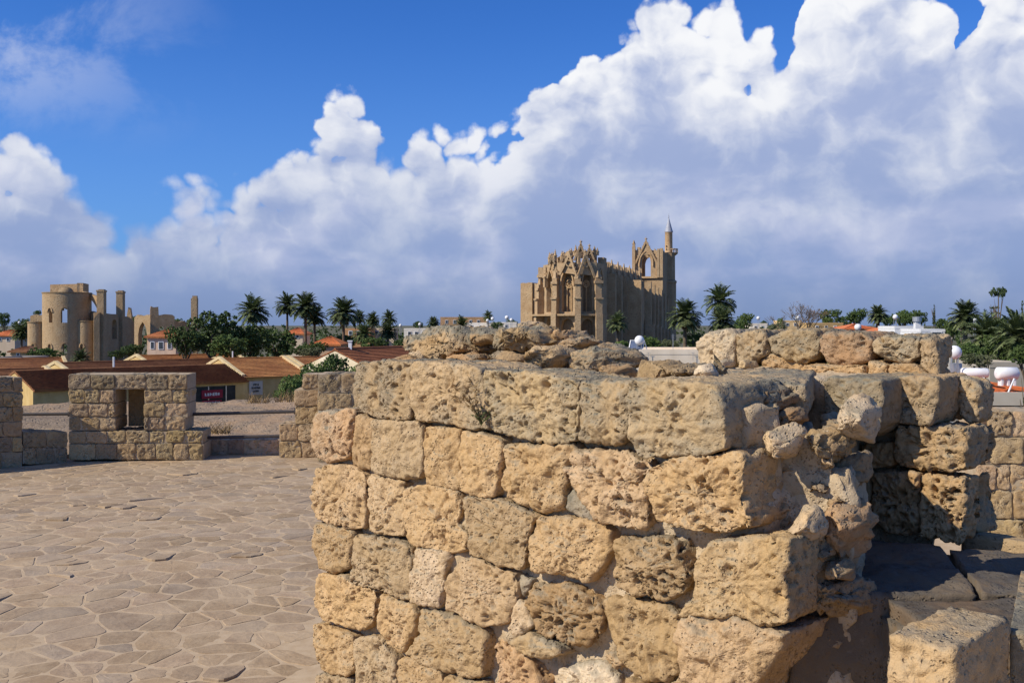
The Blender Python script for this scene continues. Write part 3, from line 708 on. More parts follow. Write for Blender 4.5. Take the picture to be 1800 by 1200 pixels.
# ------------------------------------------------------------------ terrace paving
M_MORT = plain_mat('paving_mortar', (.415, .300, .180), (.48, .365, .235), 14, .95, .004)
def flag_mat():
    m, t, b = new_mat('flagstone'); p = pos(t); oi = t.node('ShaderNodeObjectInfo')
    n1 = t.noise(p, 7, 5, .6); n2 = t.noise(p, 45, 4, .6)
    at = t.node('ShaderNodeAttribute', attribute_name='tone'); 
    c = t.mix(t.ramp(n1, .3, .7), (.290, .200, .118), (.380, .278, .172))
    c = t.mix(t.ramp(n2, .5, .75, 0, .5), c, (.15, .115, .08))
    c = t.mix(t.ramp(n2, .2, .4, .4, 0), c, (.42, .37, .30))
    c = t.mix(1.0, c, at.outputs['Color'], 'MULTIPLY')
    dust = t.noise(p, 2.2, 6, .65); c = t.mix(t.ramp(dust, .42, .68, .10, .75), c, (.44, .33, .21))
    c = t.mix(t.ramp(t.noise(p, .7, 3, .5), .55, .75, 0, .28), c, (.20, .155, .11))
    t.l.new(c, b.inputs['Base Color']); b.inputs['Roughness'].default_value = .85; b.inputs['Specular IOR Level'].default_value = .2
    bump(t, b, t.m('ADD', n1, t.m('MULTIPLY', n2, .6)), .7, .006)
    return m
M_FLAG = flag_mat()

terr = MB()
TP = [(-9, -6), (9, -6), (9, 8.6), (2.2, 12.6), (-9, 12.6)]
terr.prism(TP, -10, .0022)
terrace = tag(terr.build('terrace', M_MORT), kind='structure')

def clip(poly, m, n):
    out = []
    for a, b in zip(poly, poly[1:] + poly[:1]):
        da = (a[0] - m[0])*n[0] + (a[1] - m[1])*n[1]; db = (b[0] - m[0])*n[0] + (b[1] - m[1])*n[1]
        if da <= 0: out.append(a)
        if da*db < 0:
            s_ = da/(da - db); out.append((a[0] + (b[0] - a[0])*s_, a[1] + (b[1] - a[1])*s_))
    return out

def flagstones():
    r = random.Random(21); cw, ch = .150, .165; x0, x1, y0, y1 = -7.2, 2.6, 2.6, 12.0
    nx, ny = int((x1 - x0)/cw), int((y1 - y0)/ch); S = {}
    for j in range(ny):
        for i in range(nx):
            S[i, j] = (x0 + (i + .5*(j % 2) + r.uniform(-.46, .46))*cw, y0 + (j + r.uniform(-.44, .44))*ch)
    # drop a few seeds so that some flags are big
    for k in list(S):
        if r.random() < .30: del S[k]
    cells = []
    for (i, j), p in S.items():
        poly = [(p[0] - .5, p[1] - .4), (p[0] + .5, p[1] - .4), (p[0] + .5, p[1] + .4), (p[0] - .5, p[1] + .4)]
        for di in range(-3, 4):
            for dj in range(-3, 4):
                q = S.get((i + di, j + dj))
                if q is None or (di, dj) == (0, 0): continue
                m = ((p[0] + q[0])/2, (p[1] + q[1])/2); poly = clip(poly, m, (q[0] - p[0], q[1] - p[1]))
                if len(poly) < 3: break
            if len(poly) < 3: break
        if len(poly) >= 3: cells.append((p, poly))
    def mesh_of(p, poly, r):
        # inset for the joint, wobble, and a slightly domed, tilted top
        n = len(poly); c = (sum(a[0] for a in poly)/n, sum(a[1] for a in poly)/n); P = []
        pts = []
        for a, b in zip(poly, poly[1:] + poly[:1]):
            if math.dist(a, b) < .03: pts.append(a); continue
            pts += [(a[0]*.86 + b[0]*.14, a[1]*.86 + b[1]*.14), ((a[0] + b[0])/2, (a[1] + b[1])/2), (a[0]*.14 + b[0]*.86, a[1]*.14 + b[1]*.86)]
        g_ = r.uniform(.004, .012); tx, ty = r.uniform(-.006, .006), r.uniform(-.006, .006); h = r.uniform(-.0008, .0022)
        if r.random() < .03: ty -= .06; h += .006
        V, R = [], []
        for a in pts:
            d = math.dist(a, c); k = max(.3, (d - g_*r.uniform(.6, 1.6))/d); R.append(((a[0] - c[0])*k, (a[1] - c[1])*k))
        m = len(R)
        for s_, z in ((1.0, -.03), (1.0, -.001), (.965, .0022), (.55, .0030)):
            V += [(x*s_, y*s_, z + .001 + (h + x*tx + y*ty if z > -.02 else 0) + (r.uniform(-.0009, .0009) if z > 0 else 0)) for x, y in R]
        V.append((0, 0, .0032 + h))
        F = [(k*m + i, k*m + (i+1) % m, (k+1)*m + (i+1) % m, (k+1)*m + i) for k in range(3) for i in range(m)]
        F += [(3*m + i, 3*m + (i+1) % m, 4*m) for i in range(m)]
        return c, V, F
    def tone(r):
        k = r.uniform(.80, 1.16); w_ = r.random(); gy = r.random() < .18
        return (k*(1.0 if not gy else .97), k*(.97 + .03*w_ if not gy else 1.02), k*(.90 + .16*w_ if not gy else 1.14))
    vis, rest = [], []
    for p, poly in cells:
        px = 900 + p[0]/p[1]*FPX; py = HZ + EYE/p[1]*FPX
        if p[1] > 11.75 - max(0, (-4.4 - p[0])*.55) or p[0] + p[1] > 3.25 and p[1] < 5.5 and p[0] > -1.0: continue
        area = 0.5*abs(sum(a[0]*b[1] - a[1]*b[0] for a, b in zip(poly, poly[1:] + poly[:1])))
        if -30 < px < 570 and py < 1225: vis.append((area/p[1]**3, p, poly))
        else: rest.append((p, poly))
    vis.sort(reverse=True); rest += [(p, q) for _, p, q in vis[299:]]
    def colour(me, t):
        at = me.color_attributes.new('tone', 'FLOAT_COLOR', 'POINT')
        at.data.foreach_set('color', t)
    for _, p, poly in vis[:299]:
        c, V, F = mesh_of(p, poly, r); me = mesh_np('flagstone', V, F, False, M_FLAG); t = tone(r); colour(me, [*t, 1.0]*len(V))
        link('flagstone', me, None, terrace, (c[0], c[1], 0))
    VV, FF, TT = [], [], []
    for p, poly in rest:
        c, V, F = mesh_of(p, poly, r); o = len(VV); VV += [(v[0] + c[0], v[1] + c[1], v[2]) for v in V]; FF += [tuple(i + o for i in f) for f in F]; TT += [*tone(r), 1.0]*len(V)
    me = mesh_np('paving', VV, FF, False, M_FLAG); colour(me, TT); tag(link('paving', me, None, terrace), kind='stuff')
flagstones()

# ------------------------------------------------------------------ parapet with merlons
M_PAR = stone_mat('parapet_stone', (.36, .25, .128), (.45, .33, .185), grey=(.185, .16, .12), scale=5.0, bump_d=.012, pit=34.0, var=.22)
M_EARTH = stone_mat('rampart_crust', (.38, .275, .175), (.47, .35, .24), grey=(.28, .225, .165), scale=3.0, bump_d=.03, pit=16.0)
M_JOINT = plain_mat('joint_mortar', (.34, .255, .155), (.42, .33, .22), 12, .95, .01)
def ashlar(parent, pl, rows, seed, depth=.5, crust_top=.55, mat=None, gap=.8, mortar=None):
    """rows = (y_top, y_bottom, [px joints])"""
    r = random.Random(seed); mo = MB(); a_ = pl[3]; wv = Vector((-math.sin(a_), math.cos(a_), 0))
    for k, (ya, yb, xs) in enumerate(rows):
        run = []
        for x in xs + [None]:
            if x is not None: run.append(x); continue
            if len(run) > 1:
                c_ = [to_plane(x_, y_, pl) for x_, y_ in ((run[0] + .8, yb - (k == len(rows) - 1)), (run[-1] - .8, yb), (run[-1] - .8, ya + 1.0), (run[0] + .8, ya + 1.0))]
                q_ = [p - parent.location + wv*.012 for p in c_]; q_ += [p + wv*(depth - .03) for p in q_]
                mo.add(q_, [(0, 1, 2, 3), (7, 6, 5, 4), (0, 4, 5, 1), (1, 5, 6, 2), (2, 6, 7, 3), (3, 7, 4, 0)])
            run = []
    mo.build('mortar', mortar or M_JOINT, parent)
    for k, (ya, yb, xs) in enumerate(rows):
        for xa, xb in zip(xs, xs[1:]):
            if xa is None or xb is None: continue
            j = lambda: r.uniform(-1.5, 1.5)
            poly = [(xa + gap*.5 + j(), ya + gap*.5 + j()), ((xa + xb)/2, ya + gap*.5 + j()), (xb - gap*.5 + j(), ya + gap*.5 + j()), (xb - gap*.5 + j(), yb - gap*.5 + j()), ((xa + xb)/2, yb - gap*.5 + j()), (xa + gap*.5 + j(), yb - gap*.5 + j())]
            v = r.uniform(.82, 1.14)
            stone(parent, poly, pl, depth=depth, col=(v, v*r.uniform(.95, 1.03), v*r.uniform(.9, 1.08)), crust=crust_top if k == 0 else r.choice((.05, .15, .35)),
                  mat=mat or M_PAR, sp=.022, e=.010, pits=r.uniform(.5, 1.3), rough=.75, bulge=.004, shrink=.002, proud=r.uniform(-.008, .012))

M1 = plane_n(120, 11.55, 6.0); ML = plane_n(120, 11.55, 44.0)
mer = empty('loophole_merlon', to_plane(238, 808, M1), 'stone merlon with a narrow loophole at the edge of the terrace', 'merlon', 'merlons of the terrace parapet')
ashlar(mer, M1, [
 (657, 684, [120, 160, 202, 256, 296, 330]),
 (684, 708, [120, 149, 176, 203, None, 253, 304, 330]),
 (708, 733, [120, 156, 190, 203, None, 253, 290, 330]),
 (733, 756, [120, 142, 176, 203, None, 253, 262, 290, 326]),
 (757, 779, [120, 152, 188, 222, 262, 290, 324, 357]),
 (779, 808, [120, 168, 205, 240, 274, 304, 332, 358])], 3)
# splayed reveals closing to the slit
def at1(px, py, dep):
    p = to_plane(px, py, M1); a = M1[3]; return Vector((p.x - math.sin(a)*dep, p.y + math.cos(a)*dep, p.z))
mb = MB(); za, zb = to_plane(228, 755, M1).z, to_plane(228, 683, M1).z
p = [at1(208, 700, .42), at1(254, 700, .42), at1(254, 700, .52), at1(208, 700, .52)]
mb.prism([(q.x - mer.location.x, q.y - mer.location.y) for q in p], za - mer.location.z, zb - mer.location.z)
mb.build('slit_jamb', M_PAR, mer, color=(.9, .9, .88, .1))
lm = empty('corner_merlon', to_plane(20, 822, ML), 'weathered merlon of big blocks in shade beside the loophole merlon', 'merlon', 'merlons of the terrace parapet')
rows = []; yy = [662, 689, 715, 741, 767, 794, 823]
for k in range(6): rows.append((yy[k], yy[k+1], [-260, -205, -150, -90, -38, 4, 40] if k % 2 else [-260, -180, -120, -60, -10, 22, 40]))
ashlar(lm, ML, rows, 5)
sill = empty('crenel_sill', to_plane(80, 815, ML), 'low wall of blocks filling the gap between two merlons', 'wall')
ashlar(sill, ML, [(758, 786, [40, 82, 119]), (786, 816, [40, 64, 98, 119])], 6, crust_top=.6)
M2 = plane_n(500, 11.9, 4.0); M2b = plane_n(560, 11.55, 4.0)
mr = empty('stepped_merlon', to_plane(540, 805, M2), 'stepped merlon with a bright sunlit corner behind the ruined wall', 'merlon', 'merlons of the terrace parapet')
ashlar(mr, M2, [(657, 684, [531, 562]), (684, 714, [517, 562]), (714, 745, [518, 562]), (745, 775, [490, 524, 562]), (775, 806, [490, 530, 562])], 7)
ashlar(mr, M2b, [(657, 690, [558, 600, 660, 720]), (690, 722, [557, 620, 680, 720]), (722, 756, [558, 590, 650, 720]), (756, 782, [557, 620, 720]), (782, 812, [558, 600, 720])], 8, depth=.7)

# thick rampart beyond, sloping up a little to its outer edge
def rampart():
    nx, ny = 110, 46; V = []; F = []
    for j in range(ny + 1):
        for i in range(nx + 1):
            x = -11 + 15*i/nx; y = 12.15 + 4.2*j/ny - max(0, (-4.6 - x)*.50)
            z = .03 + .34*j/ny + (.0 if j else -.1)
            V.append((x, y, z))
    V = np.array(V); q = fbm(V*1.6, 4, 3); V[:, 2] += q*.05 + fbm(V*7, 3, 5)*.014; V[:, 1] += fbm(V*3, 2, 9)*.05
    n = (nx + 1)*(ny + 1); V = np.vstack([V, V[-(nx+1):] + (0, .3, -10.4), V[:nx+1] + (0, 0, -10.0)])
    for j in range(ny + 1):
        for i in range(nx):
            a = j*(nx + 1) + i; F.append((a, a + 1, a + nx + 2, a + nx + 1))
    for i in range(nx): F.append((i + 1, i, n + (nx + 1) + i, n + (nx + 1) + i + 1))
    o = link('rampart', mesh_np('rampart', V, F, True, M_EARTH), color=(1, .94, .90, .15))
    return tag(o, 'thick sandy rampart top beyond the merlons', 'rampart')
rampart()
# loose low course of blocks at the foot of the open gap
fc_ = empty('gap_kerb', to_plane(425, 800, plane_n(425, 12.15, 3)), 'low course of pale rubble blocks across the open gap in the parapet', 'kerb')
ashlar(fc_, plane_n(425, 12.2, 3), [(772, 800, [352, 372, 400, 428, 452, 496])], 9, depth=.25, crust_top=.2, mat=M_EARTH)
# iron rails across the gaps
M_IRON = plain_mat('dark_iron', (.035, .032, .035), (.06, .045, .035), 30, .6, 0, .4)
def rail(a, b, ya, yb, label):
    p, q = pw(a, ya, 12.0), pw(b, yb, 12.0); mb = MB(); L = q - p
    mb.bar((0, 0, 0), L, .020, 8)
    for e_ in (Vector((0, 0, 0)), L): mb.bar(e_ - L.normalized()*.012, e_ + L.normalized()*.012, .034, 8)
    o = mb.build('iron_rail', M_IRON); o.location = p; tag(o, label, 'rail', 'iron rails across the parapet gaps')
rail(329, 519, 728, 723, 'upper dark iron rail across the wide gap in the parapet')
rail(354, 494, 769, 766, 'lower dark iron rail across the wide gap in the parapet')
p_ = pw(38, 728, 11.3)
rail(36, 122, 728, 727, 'dark iron rail over the low wall between two merlons')
# tufts on the rampart
for k, (tx, ty_, dY) in enumerate(((382, 762, 12.7), (455, 708, 15.2), (505, 706, 15.4))):
    t_ = empty('grass_tuft', pw(tx, ty_, dY), ['dry grey tuft on the rampart beside the lower rail', 'rusty dry tuft at the outer rampart rim, midway along the gap', 'rusty dry tuft at the outer rampart rim, next to the stepped merlon'][k], 'weed')
    rt = random.Random(k); mb = MB()
    for _ in range(70):
        a = Vector((rt.uniform(-.16, .16), rt.uniform(-.1, .1), 0)); mb.bar(a, a + Vector((rt.uniform(-.12, .12), rt.uniform(-.1, .1), rt.uniform(.06, .17))), .006, 3, .001)
    mb.build('stalks', M_DRY, t_)

# far parapet on the right, coursed ashlar
wd_ = empty('coursed_wall', (pw(1770, 970, 7.5).x, 7.5, 0), 'low sunlit wall of regular coursed blocks beyond the broken stump', 'wall')
rows = []; yy = [722, 768, 815, 862, 912, 962, 1010]
for k in range(6): rows.append((yy[k], yy[k+1], [[1716, 1733, 1780, 1835, 1890, 1950, 2010, 2075, 2130, 2200, 2270, 2340, 2420, 2500], [1716, 1740, 1800, 1850, 1905, 1970, 2030, 2090, 2160, 2230, 2300, 2370, 2440, 2500], [1716, 1752, 1775, 1830, 1880, 1940, 2000, 2060, 2120, 2190, 2260, 2330, 2410, 2500]][k % 3]))
ashlar(wd_, plane_n(1720, 7.5, -8), rows, 31, depth=.45, crust_top=.5, mat=M_ASH)

# ------------------------------------------------------------------ town ground
GZ = -10.0
M_GROUND = plain_mat('town_ground', (.13, .11, .07), (.09, .10, .05), .05, .95)
gm = MB(); gm.lathe((0, 0, GZ), [(9000, -.5), (9000, 0), (2500, 0), (600, 0), (200, 0), (.01, 0)], 48)
tag(gm.build('ground', M_GROUND), kind='structure')

M_CATH = stone_mat('cathedral_stone', (.40, .268, .148), (.51, .37, .22), grey=(.17, .135, .09), scale=.55, bump_d=.10, pit=2.6, var=.10, dark=(.20, .125, .06))
M_RUIN = stone_mat('ruin_stone', (.38, .258, .14), (.47, .34, .20), grey=(.17, .145, .10), scale=.6, bump_d=.10, pit=2.6, var=.10, dark=(.18, .115, .06))
M_LEAD = plain_mat('lead_sheet', (.30, .31, .35), (.36, .37, .41), 1.5, .55, 0, .4)
M_DARK = plain_mat('dark_interior', (.02, .017, .013))

def XY(px, Y): return ((px - 900)/FPX*Y, Y)
def zz(py, Y): return EYE - (py - HZ)/FPX*Y
def pnt(px, py, Y): return pw(px, py, Y)

def sub(parent, name, mb, mat, **kw):
    """build with world coordinates under a parent"""
    p = parent
    off = Vector((0, 0, 0))
    while p is not None: off += p.location; p = p.parent
    mb.v = [(v[0] - off.x, v[1] - off.y, v[2] - off.z) for v in mb.v]
    return mb.build(name, mat, parent, **kw)

def gable(parent, a, apex, b, r, mat, fin=True, n=6, name='gable', panel=None):
    """two raking bars with crockets and a finial over a thin pierced panel"""
    a, b, apex = Vector(a), Vector(b), Vector(apex); mb = MB()
    mb.bar(a, apex, r, 4); mb.bar(apex, b, r, 4)
    for s_ in (a, b):
        for k in range(1, n):
            q = s_ + (apex - s_)*k/n; o = (s_ - apex); o.z = abs(o.z)*.4; o = Vector((o.x, o.y, 0)).normalized()
            mb.bar(q, q + o*r*.9 + Vector((0, 0, r*1.5)), r*.6, 4, r*.15)
    if fin:
        mb.bar(apex - Vector((0, 0, r)), apex + Vector((0, 0, r*3.6)), r*.95, 5, r*.15); mb.box(apex + Vector((0, 0, r*1.6)), r*1.7, r*1.7, r*.7, .785)
    if panel is not None:
        # ring in the tympanum and a wall behind the bars
        c = (a + b)/2*.42 + apex*.58; d = (b - a).normalized(); R = (b - a).length*.16; nv = Vector((-d.y, d.x, 0)).normalized()
        V = [a*.9 + apex*.1 + nv*panel, b*.9 + apex*.1 + nv*panel, apex*.97 + a*.03 + nv*panel]; V += [v + nv*.3 for v in V]
        mb.add(V, [(0, 1, 2), (5, 4, 3), (0, 2, 5, 3), (2, 1, 4, 5)])
        for k in range(12):
            t0, t1 = 2*math.pi*k/12, 2*math.pi*(k+1)/12
            mb.bar(c + d*R*math.cos(t0) + Vector((0, 0, R*math.sin(t0))), c + d*R*math.cos(t1) + Vector((0, 0, R*math.sin(t1))), r*.5, 4)
    return sub(parent, name, mb, mat)

def pinnacle(parent, p, w, h, mat, rz=0.0, name='pinnacle'):
    mb = MB(); mb.box(p, w, w, h*.42, rz); mb.box((p[0], p[1], p[2] + h*.42), w*1.35, w*1.35, h*.06, rz)
    mb.bar((p[0], p[1], p[2] + h*.48), (p[0], p[1], p[2] + h), w*.62, 4, w*.06)
    for k in (1, 2, 3):
        z = p[2] + h*(.48 + .13*k); mb.box((p[0], p[1], z), w*(1.1 - .25*k), w*(1.1 - .25*k), h*.03, rz + .785)
    return sub(parent, name, mb, mat)

# ------------------------------------------------------------------ Gothic cathedral with minaret
AX = Vector((.29, .957, 0)); BX = Vector((.957, -.29, 0))
cath = empty('cathedral', (*XY(1016, 200), GZ), 'great Gothic cathedral with gabled apse, belfry tower and slim minaret', 'cathedral')
RC = math.atan2(BX.y, BX.x)
Pc = [Vector((*XY(955, 208), 0)), Vector((*XY(979, 200.6), 0)), Vector((*XY(1016, 198), 0)), Vector((*XY(1049, 199), 0)), Vector((*XY(1061, 204), 0))]
cen = Vector((*XY(1018, 212), 0))
def outw(p): return (p - cen).normalized()
zl, zs_ = zz(552, 200), zz(526, 200)
rc = random.Random(5)
for i in range(4):
    A, B = Pc[i], Pc[i+1]; L = (B - A).length; n_out = Vector(((B - A).y, -(B - A).x, 0)).normalized()
    mb = MB(); k = .24 if L > 3 else .3
    op = [(L*k, L*(1 - k), zz(548, 200), zz(502, 200), zz(474, 200))] if L > 2.5 else []
    lowop = [(L*(k - .06), L*(1.06 - k), GZ + 2, zz(574, 200), zz(560, 200))] if L > 2.5 else []
    mb.wall(A, B, zl, zz(462, 200), op, 1.0, 10)
    bay = sub(cath, 'apse_bay', mb, M_CATH)
    mb = MB(); mb.wall(A, B, GZ, zl - .02, lowop, .9, 8); sub(cath, 'lower_bay', mb, M_CATH)
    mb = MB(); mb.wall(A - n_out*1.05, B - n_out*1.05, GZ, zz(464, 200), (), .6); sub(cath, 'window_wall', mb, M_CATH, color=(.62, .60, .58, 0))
    if op:
        mb = MB(); d = (B - A).normalized(); c0 = A + d*L*.5 - n_out*.75
        for f in ((.5,) if L < 4.5 else (.4, .6)):
            q = A + d*L*f - n_out*.75; mb.bar((q.x, q.y, op[0][2]), (q.x, q.y, op[0][3] - .2), .12, 5)
        R = L*(.5 - k)*.62; zc = op[0][3] + .35
        for rr_, th in ((R, .13), (R*.45, .09)):
            for q in range(14):
                t0, t1 = 2*math.pi*q/14, 2*math.pi*(q + 1)/14
                mb.bar(c0 + d*rr_*math.cos(t0) + Vector((0, 0, zc + rr_*math.sin(t0))), c0 + d*rr_*math.cos(t1) + Vector((0, 0, zc + rr_*math.sin(t1))), th, 4)
        for q in range(6):
            t0 = 2*math.pi*q/6; mb.bar(c0 + d*R*.4*math.cos(t0) + Vector((0, 0, zc + R*.4*math.sin(t0))), c0 + d*R*math.cos(t0) + Vector((0, 0, zc + R*math.sin(t0))), .08, 4)
        # string moulding and hood round the head
        sub(cath, 'tracery', mb, M_CATH, color=(1.15, 1.12, 1.05, 0))
        mb = MB(); w_ = L*(.5 - k) + .28; cA = A + d*L*.5 + n_out*.16; pr = None
        for q in range(15):
            x = -1 + 2*q/14; hgt = op[0][4] - op[0][3] + .3; Rr = (w_*w_ + hgt*hgt)/(2*w_)/w_
            z = op[0][3] + math.sqrt(max(0, Rr*Rr - (abs(x) + Rr - 1)**2))*w_; pt = cA + d*w_*x + Vector((0, 0, z))
            if pr is not None: mb.bar(pr, pt, .16, 4)
            pr = pt
        sub(cath, 'hood_moulding', mb, M_CATH, color=(1.1, 1.05, 1, 0))
# cornice ledge
mb = MB(); ring = [p + outw(p)*1.5 for p in Pc] + [p for p in Pc[::-1]]
ring[0] = Vector((*XY(925, 209.5), 0)); mb.prism([(p.x, p.y) for p in ring], zl - .35, zl + .05); sub(cath, 'cornice', mb, M_CATH, color=(.9, .88, .85, .2))
# buttresses at the corners
for i, (p, wd, tp) in enumerate(((Pc[0], 1.0, 498), (Pc[1], 1.05, 489), (Pc[2], 1.15, 490), (Pc[3], 1.35, 488))):
    o = outw(p); rz = math.atan2(o.y, o.x) - math.pi/2; mb = MB(); q = p + o*.75
    mb.box((q.x, q.y, GZ), wd*1.02, 2.5, zl - GZ, rz); mb.box((q.x - o.x*.1, q.y - o.y*.1, zl), wd, 2.1, zs_ - zl, rz)
    mb.box((q.x, q.y, zs_), wd*1.2, 2.5, .3, rz); mb.box((q.x - o.x*.25, q.y - o.y*.25, zs_ + .3), wd*.92, 1.7, zz(tp, 200) - zs_ - .3, rz)
    zt_ = zz(tp, 200); mb.bar((q.x, q.y, zt_), (q.x, q.y, zt_ + 1.3), wd*.7, 4, wd*.1); mb.box((q.x + o.x*.5, q.y + o.y*.5, zt_ - 1.2), wd*1.3, .8, .5, rz)
    sub(cath, 'buttress', mb, M_CATH)
pinnacle(cath, (*XY(959, 206), zz(505, 206)), .75, 4.6, M_CATH, .4)
# gables over the bays
for a, ap, b, Ya, Yb in (((963, 489), (972, 452), (981, 484), 205, 200), ((984, 483), (1001, 447), (1014, 486), 199, 197), ((1016, 486), (1029, 447), (1046, 488), 197, 198)):
    gable(cath, pnt(*a, Ya), pnt(*ap, (Ya + Yb)/2), pnt(*b, Yb), .30, M_CATH, panel=.35)
# upper tier
U = [p - outw(p)*2.4 for p in Pc]
for i in range(4):
    A, B = U[i], U[i+1]; L = (B - A).length; mb = MB(); tops = [452, 444, 441, 442][i]
    ts = [(0, zz(tops + 3, 203))]; u = 0
    while u < L - .7: u += rc.uniform(.4, .9); ts += [(min(u, L - .02), zz(tops + rc.uniform(-3, 5), 203))]
    ts += [(L, zz(tops + 3, 203))]
    op = [(L*.16, L*.44, zz(462, 203), zz(456, 203), zz(450, 203)), (L*.56, L*.84, zz(462, 203), zz(456, 203), zz(450, 203))] if L > 3 else []
    mb.wall(A, B, zz(470, 203), ts, op, .8, 6); sub(cath, 'upper_tier', mb, M_CATH)
for a, ap, b in (((1009, 458), (1021, 429), (1030, 456)), ((1028, 456), (1036, 436), (1044, 456)), ((984, 466), (991, 449), (999, 464)), ((964, 466), (969, 452), (975, 464))):
    gable(cath, pnt(*a, 200.6), pnt(*ap, 200.6), pnt(*b, 200.6), .26, M_CATH, panel=.3, n=4)
for px_, py_, h in ((966, 462, 2.2), (976, 459, 2.4), (988, 456, 1.8), (1004, 452, 1.9), (1012, 450, 2.3), (1045, 447, 1.7), (1050, 449, 1.6)):
    pinnacle(cath, tuple(pnt(px_, py_, 201.3)), .5, h, M_CATH, .4)
# nave block behind the apse
tz = zz(466, 204); N0 = Pc[4]; mb = MB(); LN = 46
far = N0 + AX*LN; ts = [(0, tz + 1.6), (3, tz + 1.6), (3.01, tz)]; u = 3.1
while u < LN - 1.2:
    ts += [(u, tz - .1), (u + .01, tz + rc.uniform(.4, 1.1)), (u + .75, tz + rc.uniform(.4, 1.1)), (u + .76, tz - .1)]; u += 1.75
ts += [(LN, tz)]
clere = [(u0, u0 + 2.2, tz - 8, tz - 4.2, tz - 2.0) for u0 in (6, 13, 20, 27, 34)]
mb.wall(N0, far, GZ, ts, clere, 1.2); sub(cath, 'nave_wall', mb, M_CATH)
W0_ = N0 - BX*15; mb = MB(); mb.wall(W0_ + AX*LN, W0_ + AX*4, GZ, tz, (), 1.2); sub(cath, 'nave_wall', mb, M_CATH)
mb = MB(); mb.prism([(p.x, p.y) for p in (W0_ + AX*3, N0 - BX*1.3 + AX*1, far - BX*1.3, W0_ + AX*LN)], tz - 2.2, tz - 1.6); sub(cath, 'nave_roof', mb, M_CATH)
for k in range(6):
    q = N0 + AX*(4.5 + 7*k) + BX*.8; mb = MB(); mb.box((q.x, q.y, GZ), 1.8, 1.1, tz - GZ - 1.5, RC); mb.bar((q.x, q.y, tz - 1.5), (q.x, q.y, tz + 1.4), .6, 4, .08); sub(cath, 'buttress', mb, M_CATH)
# side aisle on the shaded flank with its row of buttresses
E0 = Vector((*XY(1096, 221.3), 0)); E1 = Vector((*XY(1127, 220), 0)); za_ = zz(492, 220); LE = (E1 - E0).length
mb = MB(); mb.wall(E0, E1, GZ, [(0, za_ - 1.2), (LE*.25, za_ - 1.0), (LE*.26, za_), (LE, za_)], (), 1.0); sub(cath, 'aisle_end_wall', mb, M_CATH, color=(1.04, 1, .95, 0))
mb = MB(); mb.wall(E1 + AX*1, E1 + AX*34, GZ, za_ - 1.6, [(u0, u0 + 2.2, GZ + 6, GZ + 11, GZ + 13) for u0 in (2.4, 8.4, 14.4, 20.4, 26.4)], 1.0); sub(cath, 'aisle_wall', mb, M_CATH)
for k in range(6):
    q = E1 + AX*(5.6 + 5.6*k) + BX*.65; mb = MB(); h = za_ - GZ - .5*k - .2
    mb.box((q.x, q.y, GZ), 1.5, 1.1, h, RC); mb.box((q.x + BX.x*.4, q.y + BX.y*.4, GZ), 2.0, 1.15, h*.55, RC); sub(cath, 'buttress', mb, M_CATH)
mb = MB(); mb.prism([(p.x, p.y) for p in (E0 + AX*1.05, E1 + AX*1.05 - BX*1.0, E1 + AX*34 - BX*1.0, E0 + AX*34)], za_ - 2.4, za_ - 2.0); sub(cath, 'aisle_roof', mb, M_CATH)
# other aisle on the sunlit side
mb = MB(); S0 = Vector((*XY(915, 212), 0)); S1 = Vector((*XY(935.5, 211), 0)); zt_ = zz(497, 212)
mb.wall(S0, S1, GZ, [(0, zt_ - .1), (.5, zt_), (1.1, zt_ - .12), (1.9, zt_ + .05), (2.45, zt_)], (), 9.0); sub(cath, 'corner_tower', mb, M_CATH, color=(1.06, 1.04, 1.0, 0))
mb = MB(); S2a = Vector((*XY(935.7, 211.6), 0)); S3 = Vector((*XY(959, 209.5), 0)); L3 = (S3 - S2a).length
mb.wall(S2a, S3, GZ, [(0, zz(499, 215)), (L3*.35, zz(501, 215)), (L3*.7, zz(507, 215)), (L3, zz(505, 215))], [(L3*.42, L3*.58, zz(548, 215), zz(530, 215), zz(526, 215))], 1.0); sub(cath, 'aisle_end_wall', mb, M_CATH)
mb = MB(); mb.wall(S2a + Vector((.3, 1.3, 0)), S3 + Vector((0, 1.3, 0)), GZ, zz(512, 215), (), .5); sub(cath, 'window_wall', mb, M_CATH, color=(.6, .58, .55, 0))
# belfry tower
T0 = Vector((*XY(1112, 246.6), 0)); T1 = Vector((*XY(1165, 244.4), 0)); LT = (T1 - T0).length; DT = 9.0
def tz_(py): return zz(py, 245.5)
uo = lambda px: (px - 1112)/53*LT
tower = empty('belfry_tower', T0 - Vector((cath.location.x, cath.location.y, 0)) + Vector((0, 0, 0)))
tower.parent = cath
op = [(uo(1128), uo(1144), tz_(486), tz_(460), tz_(447))]
jag = [(0, tz_(437)), (uo(1116), tz_(437)), (uo(1116.2), tz_(439)), (uo(1120), tz_(439)), (uo(1120.2), tz_(434)), (uo(1125), tz_(434)), (uo(1125.2), tz_(440)), (uo(1150), tz_(440)), (uo(1150.2), tz_(437)), (uo(1154), tz_(441)), (LT, tz_(439))]
mb = MB(); mb.wall(T0, T1, GZ, jag, op, 1.2, 12); sub(tower, 'front_wall', mb, M_CATH)
mb = MB(); mb.wall(T0 + AX*(DT - 1.2), T1 + AX*(DT - 1.2), GZ, tz_(440), [(uo(1124), uo(1148), tz_(486), tz_(460), tz_(447))], 1.2, 12); sub(tower, 'back_wall', mb, M_CATH)
mb = MB(); mb.wall(T1 + AX*1.2, T1 + AX*(DT - 1.2), GZ, [(0, tz_(441)), (2, tz_(440)), (2.1, tz_(443)), (4, tz_(442)), (DT - 2.4, tz_(440))], (), 1.2); sub(tower, 'side_wall', mb, M_CATH)
